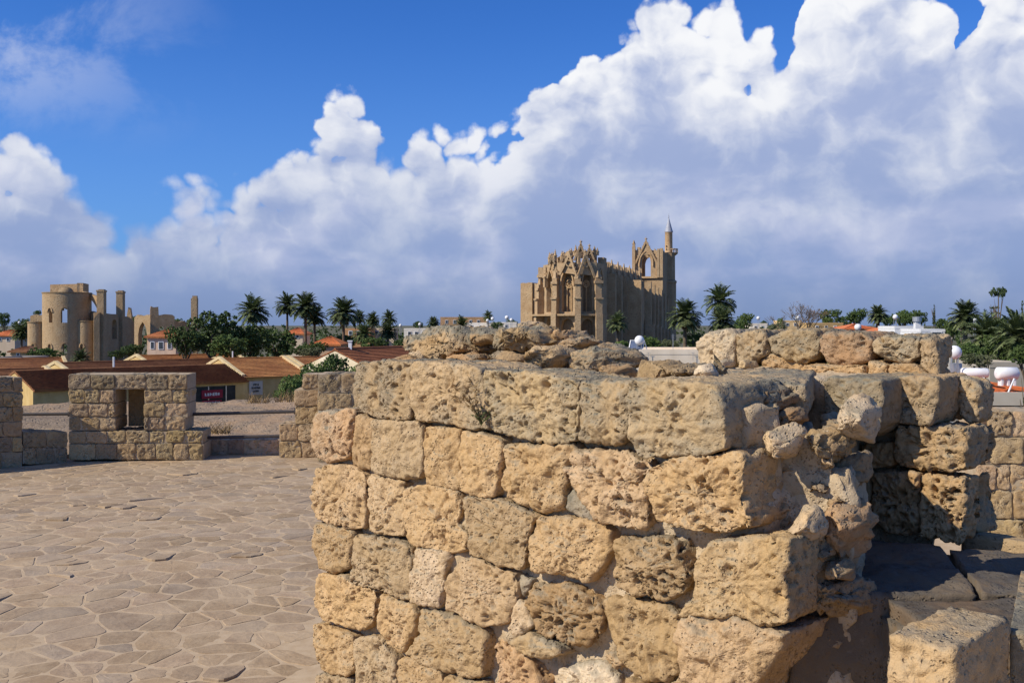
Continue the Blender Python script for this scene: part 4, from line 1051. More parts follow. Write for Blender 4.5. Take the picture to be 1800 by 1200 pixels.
mb = MB(); mb.wall(T0 + AX*(DT - 1.2), T0 + AX*1.2, GZ, tz_(441), [(2.2, DT - 4.6, tz_(486), tz_(460), tz_(447))], 1.2); sub(tower, 'side_wall', mb, M_CATH)
mb = MB(); mb.prism([(p.x, p.y) for p in (T0 + BX*1.2 + AX*1.2, T1 - BX*1.2 + AX*1.2, T1 - BX*1.2 + AX*(DT - 1.2), T0 + BX*1.2 + AX*(DT - 1.2))], tz_(488) - .6, tz_(488)); sub(tower, 'belfry_floor', mb, M_CATH)
fo = -AX
mb = MB(); q = (T0 + T1)/2 + fo*.15; mb.box((q.x, q.y, tz_(489)), LT + .5, .7, .45, RC); sub(tower, 'string_course', mb, M_CATH, color=(1.1, 1.06, 1, 0))
for u_, w_, tp in ((uo(1114.5), .75, 433), (uo(1157.5), .55, 438), (uo(1163), .75, 437)):
    q = T0 + BX*u_ + fo*.3; mb = MB(); mb.box((q.x, q.y, tz_(488)), w_, .7, tz_(tp) - tz_(488), RC); sub(tower, 'corner_shaft', mb, M_CATH)
gable(tower, T0 + BX*uo(1117) + fo*.35 + Vector((0, 0, tz_(463))), T0 + BX*uo(1136) + fo*.35 + Vector((0, 0, tz_(424))), T0 + BX*uo(1156) + fo*.35 + Vector((0, 0, tz_(465))), .30, M_CATH, n=7)
g2 = T0 + BX*uo(1136) + fo*.3; mb = MB(); pr = None
for q in range(17):
    x = -1 + 2*q/16; w_ = uo(1148) - uo(1136); hgt = tz_(441) - tz_(462); Rr = (w_*w_ + hgt*hgt)/(2*w_)/w_
    pt = g2 + BX*w_*x + Vector((0, 0, tz_(462) + math.sqrt(max(0, Rr*Rr - (abs(x) + Rr - 1)**2))*w_))
    if pr is not None: mb.bar(pr, pt, .22, 4)
    pr = pt
for s_ in (-1, 1): mb.bar(g2 + BX*(uo(1148) - uo(1136))*s_ + Vector((0, 0, tz_(462))), g2 + BX*(uo(1148) - uo(1136))*s_ + Vector((0, 0, tz_(468))), .22, 4)
V_ = [g2 + BX*(uo(1124) - uo(1136)) + Vector((0, 0, tz_(448))), g2 + BX*(uo(1148) - uo(1136)) + Vector((0, 0, tz_(448))), g2 + Vector((0, 0, tz_(428)))]
sub(tower, 'arch_moulding', mb, M_CATH, color=(1.1, 1.06, 1, 0))
mb = MB(); mb.add(V_ + [v - fo*.3 for v in V_], [(0, 1, 2), (5, 4, 3), (0, 2, 5, 3), (2, 1, 4, 5)]); sub(tower, 'gable_panel', mb, M_CATH)
pinnacle(tower, tuple(T0 + BX*uo(1114.5) + fo*.2 + Vector((0, 0, tz_(434)))), .6, 1.8, M_CATH, RC)
mb = MB(); q = T0 - BX*1.2 + AX*2; mb.box((q.x, q.y, GZ), 2.2, 3.0, tz_(473) - GZ, RC); mb.bar((q.x, q.y, tz_(473)), (q.x, q.y, tz_(469)), .9, 4, .2); sub(tower, 'broken_pier', mb, M_CATH)
# stair turret and minaret
MC = Vector((*XY(1175.5, 254), 0)); zm = lambda py: zz(py, 254)
mi = empty('minaret', MC - Vector((cath.location.x, cath.location.y, 0))); mi.parent = cath
mb = MB(); mb.lathe((MC.x, MC.y, 0), [(1.9, GZ), (1.9, zm(498)), (2.05, zm(497)), (2.05, zm(494)), (1.65, zm(492)), (1.6, zm(445)), (1.7, zm(444)), (.1, zm(443.5))], 10); sub(mi, 'stair_turret', mb, M_CATH)
mb = MB(); mb.lathe((MC.x, MC.y, 0), [(.98, zm(446)), (.95, zm(409)), (1.02, zm(408.5)), (1.1, zm(407.5)), (.2, zm(407))], 16); sub(mi, 'shaft', mb, M_CATH, smooth=True, color=(1.2, 1.12, 1.05, 0))
mb = MB(); mb.lathe((MC.x, MC.y, 0), [(1.12, zm(408)), (1.02, zm(406)), (.52, zm(394)), (.16, zm(384.5)), (.05, zm(383))], 16); sub(mi, 'cone_roof', mb, M_LEAD, smooth=True)
mb = MB(); mb.bar((MC.x, MC.y, zm(385)), (MC.x, MC.y, zm(375)), .07, 5, .03)
for py_, r_ in ((382, .17), (379.5, .13)): mb.lathe((MC.x, MC.y, zm(py_)), [(.02, -r_), (r_*.8, -r_*.5), (r_, 0), (r_*.8, r_*.5), (.02, r_)], 8)
sub(mi, 'finial', mb, M_LEAD)
mb = MB(); BC = (MC.x + 1.1, MC.y, 0); mb.lathe(BC, [(.5, zm(450)), (1.2, zm(446)), (1.25, zm(444)), (.1, zm(444))], 12); sub(mi, 'balcony', mb, M_CATH)
mb = MB()
for k in range(10):
    t = 2*math.pi*k/10; mb.box((BC[0] + 1.15*math.cos(t), BC[1] + 1.15*math.sin(t), zm(444)), .16, .16, .8)
mb.lathe((BC[0], BC[1], zm(444) + .8), [(1.05, 0), (1.28, 0), (1.28, .18), (1.05, .18), (1.05, 0)], 12); sub(mi, 'balustrade', mb, M_CATH)
for py_ in (433.5, 439):
    mb = MB(); mb.box((MC.x - .62, MC.y - .78, zm(py_ + 1.2)), .34, .14, .42, .67); sub(mi, 'slit_window', mb, M_DARK)

# ------------------------------------------------------------------ roofless church ruin on the left
ru = empty('ruined_church', (*XY(118, 204), GZ), 'roofless church ruin with a tall round apse and lone pillars', 'church ruin')
def zr(py, Y=200): return zz(py, Y)
def apse(pc, Yc, r, top, name, wins, t=.8, n=40, lab=None):
    """half-cylinder towards the terrace with pointed windows"""
    c = Vector((*XY(pc, Yc), 0)); mb = MB(); a0, a1 = math.radians(185), math.radians(395)
    for k in range(n):
        t0, t1 = a0 + (a1 - a0)*k/n, a0 + (a1 - a0)*(k + 1)/n
        A = c + Vector((math.cos(t0), math.sin(t0), 0))*r; B = c + Vector((math.cos(t1), math.sin(t1), 0))*r
        tm = (t0 + t1)/2; segs = []
        for (wa, ww, zs0, zsp, zap) in wins:
            dth = abs(tm - wa)*r
            if dth < ww/2:
                x = dth/(ww/2); segs.append((zs0, zsp + (zap - zsp)*math.sqrt(max(0, 1 - x*x))))
        zc = GZ
        for s0, s1 in sorted(segs): mb.wall(A, B, zc, s0, (), t); zc = s1
        mb.wall(A, B, zc, top, (), t)
    o = sub(ru, name, mb, M_RUIN)
    for (wa, ww, zs0, zsp, zap) in wins:            # moulded hood round each window
        m2 = MB(); pr = None
        for q in range(11):
            x = -1 + q/5; th = wa + x*(ww/2 + .22)/r; z = zsp + (zap + .3 - zsp)*math.sqrt(max(0, 1 - x*x))
            p = c + Vector((math.cos(th), math.sin(th), 0))*(r + .06) + Vector((0, 0, z))
            if pr is not None: m2.bar(pr, p, .14, 4)
            pr = p
        sub(ru, 'window_hood', m2, M_RUIN, color=(1.1, 1.06, 1, 0))
    m2 = MB(); m2.lathe((c.x, c.y, top), [(r - t, -.02), (r + .12, 0), (r + .12, .22), (r - t, .25)], n, a0, a1); sub(ru, 'rim', m2, M_RUIN, color=(.8, .78, .75, .4))
    return c
def ang(pc, px, r, Yc): return 1.5*math.pi + math.asin(max(-.95, min(.95, (px - pc)/FPX*Yc/r))) - math.atan2(pc - 900, FPX)
R0 = 4.65
cm = apse(118, 204, R0, zr(515), 'main_apse', [(ang(118, 91, R0, 204), .8, zr(567), zr(549), zr(543)), (ang(118, 114, R0, 204), 1.15, zr(567), zr(550), zr(542)),
     (ang(118, 91, R0, 204), .7, zr(625), zr(612), zr(606)), (ang(118, 114, R0, 204), .95, zr(624), zr(611), zr(605))], 1.0)
apse(65, 203, 1.75, zr(567), 'side_apse', [(ang(65, 59, 1.75, 203), .55, zr(620), zr(611), zr(606))], .6, 24)
apse(151, 202.5, 1.75, zr(565), 'side_apse', [(ang(151, 144.5, 1.75, 202.5), .55, zr(618), zr(611), zr(606))], .6, 24)
def ruwall(a, Ya, b, Yb, top, name='wall', ops=(), t=1.0, z0=GZ, color=None):
    A, B = Vector((*XY(a, Ya), 0)), Vector((*XY(b, Yb), 0)); L = (B - A).length; mb = MB()
    tp = [(u*L, z) for u, z in top] if isinstance(top, list) else top
    mb.wall(A, B, z0, tp, [(o[0]*L, o[1]*L, *o[2:]) for o in ops], t, 10); return sub(ru, name, mb, M_RUIN, color=color)
ruwall(53, 205, 80, 205, [(0, zr(555)), (.3, zr(552)), (.6, zr(554)), (1, zr(551))], 'east_wall', t=1.2)
ruwall(147, 205, 172, 204, [(0, zr(548)), (.4, zr(546)), (.8, zr(549)), (1, zr(547))], 'east_wall', t=1.2)
# high wall and half dome over the main apse
ruwall(88, 208.5, 146, 208, [(0, zr(500, 208)), (.3, zr(499.5, 208)), (.7, zr(499, 208)), (1, zr(498.5, 208))], 'choir_gable', z0=zr(530, 208), t=1.4, color=(1.1, 1.04, 1, 0))
ruwall(146, 208.2, 156, 214, zr(498, 210), 'choir_gable', z0=zr(530, 208), t=1.2)
mb = MB(); dc = Vector((*XY(116, 206.5), 0))
mb.lathe((dc.x, dc.y, 0), [(1.55*math.cos(k*math.pi/16), zr(516, 206) + 1.45*math.sin(k*math.pi/16)) for k in range(9)], 20); sub(ru, 'half_dome', mb, M_RUIN, smooth=True)
# shaded flank with lancet, piers and the flying arch
F0 = (173, 200.5)
ruwall(165, 199.8, 175, 200.2, [(0, zr(560)), (.5, zr(553)), (1, zr(549))], 'flank_end', t=1.2, color=(1.08, 1.03, .98, 0))
ruwall(175, 200.4, 236, 226, [(0, zr(549)), (.15, zr(550)), (.3, zr(551)), (.5, zr(552, 212)), (.52, zr(556, 213)), (.8, zr(556, 220)), (.9, zr(560, 222)), (1, zr(566, 226))], 'flank_wall', [(.33, .47, zr(596, 208), zr(573, 208), zr(562, 208))], 1.2)
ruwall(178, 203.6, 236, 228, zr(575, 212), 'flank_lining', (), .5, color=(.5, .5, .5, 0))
for px_, Y_, tp in ((178.5, 202, 509), (212, 215, 511)):
    q = Vector((*XY(px_, Y_), 0)); mb = MB(); rz = math.atan2(-.1, 1)*-1
    mb.box((q.x, q.y, GZ), 1.35, 1.9, zr(tp + 4, Y_) - GZ, .1); mb.box((q.x, q.y, zr(tp + 4, Y_)), 1.55, 2.1, .35, .1); mb.box((q.x + .1, q.y, zr(tp + 4, Y_) + .35), 1.0, 1.5, zr(tp, Y_) - zr(tp + 4, Y_) - .3, .1)
    sub(ru, 'pier', mb, M_RUIN)
mb = MB(); a, b = pnt(145, 512, 206), pnt(173, 522, 202)
for k in range(14):                                       # flying arch: straight top, curved underside
    f0, f1 = k/14, (k + 1)/14; P0, P1 = a.lerp(b, f0), a.lerp(b, f1)
    h0, h1 = [.55 + 3.4*(1 - math.sqrt(max(0, 1 - f*f))) for f in (f0, f1)]
    V = [P0, P1, P1 - Vector((0, 0, h1)), P0 - Vector((0, 0, h0))]; w_ = Vector((.35, .95, 0))*.9; V += [v + w_ for v in V]
    mb.add(V, [(3, 2, 1, 0), (4, 5, 6, 7), (0, 1, 5, 4), (2, 3, 7, 6), (1, 2, 6, 5), (3, 0, 4, 7)])
sub(ru, 'flying_arch', mb, M_RUIN, color=(1.08, 1.03, .98, 0))
# tumbled remains of the nave
ruwall(223, 226, 231, 226, [(0, zr(553, 226)), (.3, zr(540, 226)), (.5, zr(545, 226)), (.7, zr(541, 226)), (1, zr(556, 226))], 'broken_wall', t=.8)
ruwall(236, 232, 264, 230, [(0, zr(558, 230)), (.2, zr(553, 230)), (.5, zr(556, 230)), (.8, zr(553, 230)), (1, zr(554, 230))], 'broken_wall', [(.25, .8, zr(640, 230), zr(588, 230), zr(566, 230))], 1.2)
ruwall(264, 228, 307, 230, [(0, zr(545, 228)), (.02, zr(538, 228)), (.15, zr(540, 228)), (.33, zr(539, 228)), (.35, zr(554, 228)), (.6, zr(552, 228)), (.9, zr(553, 228)), (1, zr(556, 228))], 'west_wall', [(.36, .58, zr(600, 228), zr(578, 228), zr(574, 228))], 1.4, color=(1.12, 1.06, 1.02, 0))
ruwall(306, 230, 336, 236, [(0, zr(562, 230)), (.3, zr(566, 230)), (.6, zr(564, 230)), (1, zr(572, 232))], 'broken_wall', t=1.0)
mb = MB(); q = Vector((*XY(342, 232), 0)); mb.box((q.x, q.y, GZ), 1.35, 1.5, zr(524, 232) - GZ, .1); mb.box((q.x + .1, q.y, zr(524, 232)), 1.0, 1.2, .55, .1); sub(ru, 'pier', mb, M_RUIN)

# ------------------------------------------------------------------ foliage
def leaf_mat(name, c1, c2, dry=None):
    m, t, b = new_mat(name); p = pos(t); oi = t.node('ShaderNodeObjectInfo')
    n1 = t.noise(p, .55, 3, .6); n2 = t.noise(p, 3.5, 3, .6)
    c = t.mix(t.ramp(t.m('ADD', t.m('MULTIPLY', n1, .6), t.m('MULTIPLY', n2, .4)), .36, .64), c1, c2)
    if dry: c = t.mix(t.ramp(n2, .6, .75, 0, .6), c, dry)
    c = t.vm('SCALE', c, scale=t.m('ADD', t.m('MULTIPLY', oi.outputs['Random'], .35), .82))
    t.l.new(c, b.inputs['Base Color']); b.inputs['Roughness'].default_value = .6; b.inputs['Specular IOR Level'].default_value = .25
    return m
M_LEAF = leaf_mat('leaf_dark', (0.042, 0.077, 0.020), (0.119, 0.168, 0.042))
M_LEAF2 = leaf_mat('leaf_mid', (0.070, 0.126, 0.028), (0.196, 0.252, 0.070))
M_OLIVE = leaf_mat('leaf_olive', (0.105, 0.126, 0.056), (0.210, 0.217, 0.105))
M_PALM = leaf_mat('palm_leaf', (0.077, 0.112, 0.039), (0.224, 0.259, 0.119))
M_PDRY = leaf_mat('palm_dry', (.16, .10, .04), (.26, .17, .08))
M_BARK = plain_mat('bark', (.10, .075, .05), (.16, .12, .08), 3, .95)
M_PINE = leaf_mat('conifer_leaf', (0.035, 0.063, 0.022), (0.091, 0.126, 0.042))
M_RUSSET = leaf_mat('russet_leaf', (.15, .085, .04), (.26, .17, .09))

def leaf_cloud(seed, lobes, n, size, flat=.9, clump=26):
    """many small leaf faces in clumps spread through lobes (cx, cy, cz, rx, ry, rz)"""
    r = np.random.RandomState(seed); V, F = [], []
    vol = np.array([l[3]*l[4]*l[5] for l in lobes])**.7; cnt = (vol/vol.sum()*n/clump).astype(int) + 1
    for l, c in zip(lobes, cnt):
        for _ in range(c):
            d = r.normal(size=3); d /= np.linalg.norm(d); rad = r.uniform(.25, 1.0)**.45
            p = np.array(l[:3]) + d*rad*np.array(l[3:]); cr = r.uniform(.07, .16)*max(l[3:])*1.1
            k = clump; o = r.normal(size=(k, 3))*cr*.55; q = p + o
            a = r.normal(size=(k, 3)); a /= np.linalg.norm(a, axis=1)[:, None]; up = d*.7 + r.normal(size=(k, 3))*.6
            b = np.cross(a, up); b /= np.maximum(1e-6, np.linalg.norm(b, axis=1))[:, None]
            s = size*r.uniform(.6, 1.3, (k, 1))
            base = len(V); quad = np.stack([q - a*s, q + b*s*.55, q + a*s, q - b*s*.55], 1).reshape(-1, 3)
            V.extend(quad.tolist()); F.extend([(base + 4*i, base + 4*i + 1, base + 4*i + 2, base + 4*i + 3) for i in range(k)])
    return V, F

def trunk_mesh(seed, h, r0, limbs, spread):
    rt = random.Random(seed); mb = MB(); a = Vector((0, 0, 0)); p = a
    for k in range(4):
        q = Vector((rt.uniform(-.04, .04)*h, rt.uniform(-.04, .04)*h, h*(k + 1)/4)); mb.bar(p, q, r0*(1 - k*.14), 7, r0*(1 - (k + 1)*.14)); p = q
    for _ in range(limbs):
        t = rt.uniform(0, 6.28); s = Vector((0, 0, h*rt.uniform(.55, .85))); e = Vector((math.cos(t)*spread*rt.uniform(.5, 1), math.sin(t)*spread*rt.uniform(.5, 1), h*rt.uniform(.85, 1.05)))
        m_ = s.lerp(e, .5); mb.bar(s, m_, r0*.5, 5, r0*.32); mb.bar(m_, e, r0*.32, 5, r0*.08)
    return mb

# unit crowns, one metre half-width, shared by the trees
def lobes_for(seed, k, rz=.75):
    rt = random.Random(seed); L = [(0, 0, 0, .62, .62, .55*rz/.75)]
    for _ in range(k):
        t = rt.uniform(0, 6.28); q = rt.uniform(.35, .62); z = rt.uniform(-.4, .55)*rz; s = rt.uniform(.26, .42)
        L.append((math.cos(t)*q, math.sin(t)*q, z, s, s, s*rt.uniform(.7, 1)))
    return L
CROWN = {}
for nm, mat, k, rz, n, size, seed in (('a', M_LEAF, 9, .8, 9000, .040, 1), ('b', M_LEAF, 11, .75, 9000, .040, 2), ('c', M_LEAF2, 9, .75, 8000, .042, 3), ('d', M_OLIVE, 9, .7, 7000, .042, 4),
                                      ('e', M_PINE, 7, 1.1, 6000, .045, 5), ('f', M_LEAF2, 12, .6, 8000, .045, 6)):
    V, F = leaf_cloud(seed, lobes_for(seed, k, rz), n, size); CROWN[nm] = mesh_np('crown_' + nm, V, F, False, mat)
V, F = leaf_cloud(9, [(0, 0, z, max(.12, .45*(1 - z/3.2)), max(.12, .45*(1 - z/3.2)), .35) for z in np.linspace(0, 3, 9)], 6000, .05); CROWN['cyp'] = mesh_np('crown_cypress', V, F, False, M_PINE)
rt = random.Random(3); tiers = []
for k in range(7):
    z = k*.42; rad = .95 - .09*k
    for q in range(5):
        t = 6.28*q/5 + k*.6; tiers.append((math.cos(t)*rad*.55, math.sin(t)*rad*.55, z, .30, .30, .07))
V, F = leaf_cloud(10, tiers, 4200, .045); CROWN['tier'] = mesh_np('crown_tiered', V, F, False, M_PINE)
tiers = [(math.cos(6.28*q/7)*.5, math.sin(6.28*q/7)*.5, .1*(q % 3), .38, .38, .13) for q in range(7)]
V, F = leaf_cloud(14, tiers, 2600, .05); CROWN['umb'] = mesh_np('crown_umbrella', V, F, False, M_PINE)
TRUNKS = [trunk_mesh(s, 1.0, .055, 7, .34) for s in (1, 2, 3)]
TRUNKS = [mesh_np('trunk', t.v, t.f, True, M_BARK) for t in TRUNKS]

def tree(name, label, px, top, Y, wpx, hpx, crown, group=None, cat='tree', seed=0):
    """crown centred on a photo column; its top, width and height in photo pixels at distance Y"""
    x = (px - 900)/FPX*Y; s = Y/FPX; R = wpx*s/2; H = hpx*s; zc = zz(top, Y) - H/2
    e = empty(name, (x, Y, GZ), label, cat, group)
    c = link('crown', CROWN[crown], None, e, (0, 0, zc - GZ)); hz_ = {'cyp': 3.3, 'tier': 2.9, 'umb': .6}.get(crown, 1.75)
    c.scale = (R*1.02, R*1.02, H/hz_)
    if crown in ('cyp', 'tier'): c.location.z = zc - GZ - H/2
    c.rotation_euler.z = (px*1.37 + Y) % 6.28
    th = max(.8, (zc - GZ) if crown not in ('cyp', 'tier') else zz(top, Y) - GZ - H*.1)
    t = link('trunk', TRUNKS[int(px) % 3], None, e); wv = min(R*2.0, th*.6); t.scale = (wv, wv, th)
    return e

# palms
def palm_crown(seed, nf, dry=False):
    r = random.Random(seed); V, F = [], []
    def leafl(a, b, w):
        d = Vector(b) - Vector(a); s = d.cross(Vector((r.uniform(-.3, .3), r.uniform(-.3, .3), 1))).normalized()*w; o = len(V)
        V.extend([tuple(Vector(a) - s), tuple(Vector(a) + s), tuple(Vector(a)*.4 + Vector(b)*.6 + s*.8), tuple(b), tuple(Vector(a)*.4 + Vector(b)*.6 - s*.8)]); F.append((o, o + 1, o + 2, o + 3, o + 4))
    for k in range(nf):
        az_ = k*2.39996 + r.uniform(-.2, .2); f = (k + .5)/nf
        el_ = math.radians(82 - 118*f**.85 + r.uniform(-8, 8)) if not dry else math.radians(r.uniform(-85, -45))
        L = r.uniform(.85, 1.05)*(1 if not dry else .62); d = Vector((math.cos(az_)*math.cos(el_), math.sin(az_)*math.cos(el_), math.sin(el_)))
        p = Vector((0, 0, 0)); seg = 9; sag = r.uniform(.13, .21)*(1.0 if not dry else .3)
        for s in range(seg):
            q = p + d*L/seg; d2 = (d - Vector((0, 0, sag*(.4 + s/seg)))).normalized(); leafl(p, q + d2*.01, .012*(1.25 - s/seg))
            if s > 0:
                side = d.cross(Vector((0, 0, 1))).normalized() if abs(d.z) < .98 else Vector((1, 0, 0)); up = side.cross(d)
                for j in range(5):
                    pj = p.lerp(q, j/5); ll = L*.34*math.sin(math.pi*min(1, (s + j/5)/seg*.82 + .16))
                    for sg in (-1, 1):
                        e = pj + (side*sg*.75 + d*.62 + up*r.uniform(-.05, .32) - Vector((0, 0, r.uniform(0, .22)))).normalized()*ll*r.uniform(.8, 1.1)
                        leafl(pj, e, .019)
            p, d = q, d2
    return V, F
PALMS = [mesh_np('palm_crown', *palm_crown(s, nf), False, M_PALM) for s, nf in ((1, 56), (2, 48), (3, 64))]
PDRY = mesh_np('palm_dry', *palm_crown(7, 16, True), False, M_PDRY)
mb = MB(); p = Vector((0, 0, 0))
for k in range(12): mb.bar((0, 0, k/12), (0, 0, (k + 1)/12), .5 - .012*k + (.06 if k % 2 else 0), 9, .5 - .012*k)
PTR = mesh_np('palm_trunk', mb.v, mb.f, True, M_BARK)
def palm(label, px, py, Y, wpx, kind=0, dry=True, trunk=.26, group='palms in the town'):
    """py = row of the heart of the crown"""
    x = (px - 900)/FPX*Y; zc = zz(py, Y); R = wpx/2*Y/FPX*1.12
    e = empty('palm_tree', (x, Y, GZ), label, 'palm', group)
    c = link('crown', PALMS[kind], None, e, (0, 0, zc - GZ)); c.scale = (R,)*3; c.rotation_euler.z = px*.7
    if dry: d = link('dry_fronds', PDRY, None, e, (0, 0, zc - GZ)); d.scale = (R*1.0,)*3; d.rotation_euler.z = px*.3
    t = link('trunk', PTR, None, e); t.scale = (trunk*2, trunk*2, zc - GZ)
    return e

palm('tall date palm rising behind the dark trees left of the twin palms', 445, 548, 175, 64, 0)
palm('slender date palm with brown skirt beside the twin palms', 505, 537, 190, 48, 1)
palm('big shaggy date palm, taller of the close twin palms', 537, 540, 166, 58, 2, trunk=.3)
palm('shaggy date palm leaning against the taller twin palm', 553, 556, 170, 46, 0)
palm('date palm with full round crown standing alone over the red roofs', 604, 551, 165, 62, 2, trunk=.28)
palm('small far palm behind the lone round-crowned palm', 632, 558, 240, 30, 1)
palm('low bushy palm at the foot of the lone palm', 640, 588, 150, 44, 2, trunk=.3)
palm('small hazy palm over the cream houses', 655, 562, 250, 30, 0)
palm('palm with ragged top among the cream houses', 684, 560, 235, 32, 1)
palm('brown-hearted low palm in front of the cream houses', 682, 583, 170, 40, 0)
palm('stubby palm with thick trunk beside the white roofs', 762, 568, 240, 26, 2, trunk=.45)
palm('low palm below the long brown building', 812, 572, 230, 36, 1, dry=False)
palm('far palm tuft beyond the long brown building', 858, 556, 300, 22, 0)
palm('green palm growing before the shaded flank of the cathedral', 1086, 568, 160, 42, 1)
palm('broad grey-green palm at the foot of the minaret', 1204, 556, 150, 66, 2, trunk=.34)
palm('high date palm with clear arching fronds beside the cathedral', 1266, 530, 175, 66, 1)
palm('lower orange-hearted palm under the high date palm', 1270, 565, 150, 56, 0)
palm('dark drooping palm over the red roofs', 1543, 554, 210, 40, 2, trunk=.5)
palm('orange-hearted palm at the edge of the dark garden', 1697, 558, 140, 66, 2, trunk=.35)
palm('wide pale green palm in the dark garden', 1735, 592, 105, 90, 0, trunk=.3)
palm('pale green palm overlapping the cypress', 1788, 590, 95, 96, 1, trunk=.3)
palm('small palm by the left flank of the church ruin', 38, 584, 215, 40, 0)
palm('young green palm at the foot of the church ruin', 142, 632, 165, 40, 1, dry=False)

T = tree
def dark(label, *a): T('evergreen_tree', label, *a, 'dark garden trees')
dark('dark rounded evergreen in front of the ruin pillar', 372, 533, 150, 110, 108, 'a')
dark('spreading dark tree half hiding the pink house', 326, 556, 146, 76, 84, 'b')
dark('dark tree under the tall date palm', 440, 552, 155, 96, 92, 'b')
dark('dense tree between the dark evergreen and the sheds', 405, 580, 140, 90, 60, 'a')
dark('dark tree below the twin palms', 488, 570, 160, 76, 72, 'a')
dark('low dark tree before the red roof', 545, 592, 150, 70, 44, 'b')
dark('greyish tree below the shaggy twin palms', 545, 605, 142, 50, 34, 'd')
dark('dark crown under the lone round-crowned palm', 606, 580, 172, 70, 40, 'b')
dark('broad dark tree in front of the cream gable house', 655, 588, 120, 60, 34, 'a')
dark('dark tree left of the rubble heap beyond the wall', 708, 584, 160, 46, 40, 'b')
def bush(label, *a): T('garden_tree', label, *a, 'leafy trees behind the rampart')
bush('green leafy tree beside the shed sign', 512, 645, 58, 56, 78, 'c')
bush('leafy tree rising between the shed and the stepped merlon', 552, 622, 60, 76, 84, 'c')
bush('leafy tree left of the cream gable house', 592, 612, 66, 64, 76, 'a')
bush('low green shrub tree hugging the shed wall', 489, 676, 60, 22, 40, 'f')
bush('leafy tree partly hidden by the ruined wall', 628, 634, 54, 52, 60, 'c')
def shrub(label, *a): T('shrub', label, *a, 'shrubs round the old churches', 'shrub')
shrub('round green shrub at the foot of the main apse', 78, 606, 165, 72, 34, 'c')
shrub('dark shrub before the shaded flank of the ruin', 232, 601, 180, 60, 30, 'a')
shrub('low shrub in front of the ruin flank', 205, 612, 172, 40, 22, 'a')
shrub('bright green shrub between cathedral and flat roof', 1146, 585, 150, 56, 36, 'f')
shrub('grey-green shrub behind the solar water heater', 1092, 594, 150, 36, 26, 'f')
shrub('dry grey shrub beside the broad palm', 1180, 592, 148, 40, 30, 'd')
shrub('dark leafy shrub under the broad palm', 1218, 580, 152, 44, 38, 'a')
def far_(label, *a): T('distant_tree', label, *a, 'trees along the skyline')
for a in (('distant tree at the corner of the far red roof', 8, 545, 300, 26, 34, 'a'), ('distant tree left of the small side apse', 38, 553, 280, 34, 34, 'b'), ('tiny tree growing from the side apse wall', 66, 543, 260, 16, 14, 'c'),
          ('low tree behind the tumbled nave wall', 236, 551, 300, 22, 26, 'c'), ('low tree right of the ruin west wall', 312, 556, 300, 22, 24, 'c'), ('small tree between ruin wall and pillar', 325, 558, 310, 26, 26, 'b'),
          ('hazy tree right of the lone palm', 655, 556, 330, 30, 24, 'd'), ('distant tree among the white roofs', 735, 560, 300, 22, 22, 'b'), ('far tree left of the cathedral corner', 900, 556, 320, 22, 24, 'b'), ('far dark tree below the long brown building', 875, 562, 280, 30, 26, 'a'),
          ('round green tree beside the orange-hearted palm', 1298, 556, 160, 28, 40, 'c'), ('dark tree behind the round green tree', 1310, 545, 210, 40, 44, 'a'), ('far tree left of the leafless tree', 1343, 559, 330, 18, 22, 'b'), ('thin far tree beside the leafless tree', 1371, 555, 300, 14, 22, 'c'),
          ('olive tree at the foot of the leafless tree', 1368, 563, 200, 50, 34, 'd'), ('dark tree right of the leafless tree', 1462, 538, 260, 48, 42, 'a'), ('broad dark skyline tree left of the drooping palm', 1507, 533, 270, 38, 44, 'b'), ('small tree just left of the drooping palm', 1488, 552, 300, 30, 26, 'a'),
          ('rounded skyline tree behind the ball tanks', 1588, 536, 280, 46, 44, 'b'), ('flat-topped skyline tree above the white house', 1615, 540, 290, 40, 38, 'a'), ('low skyline tree left of the narrow conifer', 1560, 548, 300, 30, 30, 'b'), ('low skyline tree right of the narrow conifer', 1660, 556, 260, 40, 30, 'a'),
          ('green tree beside the white modern house', 1602, 575, 160, 34, 22, 'c'), ('dark garden tree behind the water tanks', 1700, 590, 95, 70, 60, 'b'), ('dark garden tree under the pale palms', 1755, 580, 100, 80, 66, 'a'), ('olive grey tree above the water tanks', 1722, 615, 72, 70, 40, 'd'), ('dark tree at the outer end of the tanks', 1805, 600, 74, 70, 50, 'a'), ('dark tree behind the orange-hearted palm', 1672, 560, 150, 34, 40, 'a'), ('dark tree below the tiered conifer', 1750, 548, 150, 56, 50, 'b')):
    far_(*a)
T('narrow_conifer', 'narrow dark conifer on the skyline', 1642, 534, 260, 16, 34, 'cyp', None, 'tree')
T('tiered_conifer', 'thin conifer with flat ragged tiers above the dark garden', 1748, 532, 170, 34, 66, 'tier', None, 'tree')
T('umbrella_conifer', 'ragged umbrella-topped conifer on a bare stem', 1755, 506, 160, 36, 22, 'umb', None, 'tree')
T('spruce_tree', 'dark pointed conifer beside the orange-hearted palm', 1690, 532, 175, 18, 60, 'tier', None, 'tree')
T('cypress_tree', 'tall dark cypress at the edge of the garden', 1797, 526, 150, 26, 90, 'cyp', None, 'tree')
T('cypress_hedge', 'bright green cypress bush beside the red tiled roof', 1812, 632, 32, 80, 110, 'cyp', None, 'shrub')

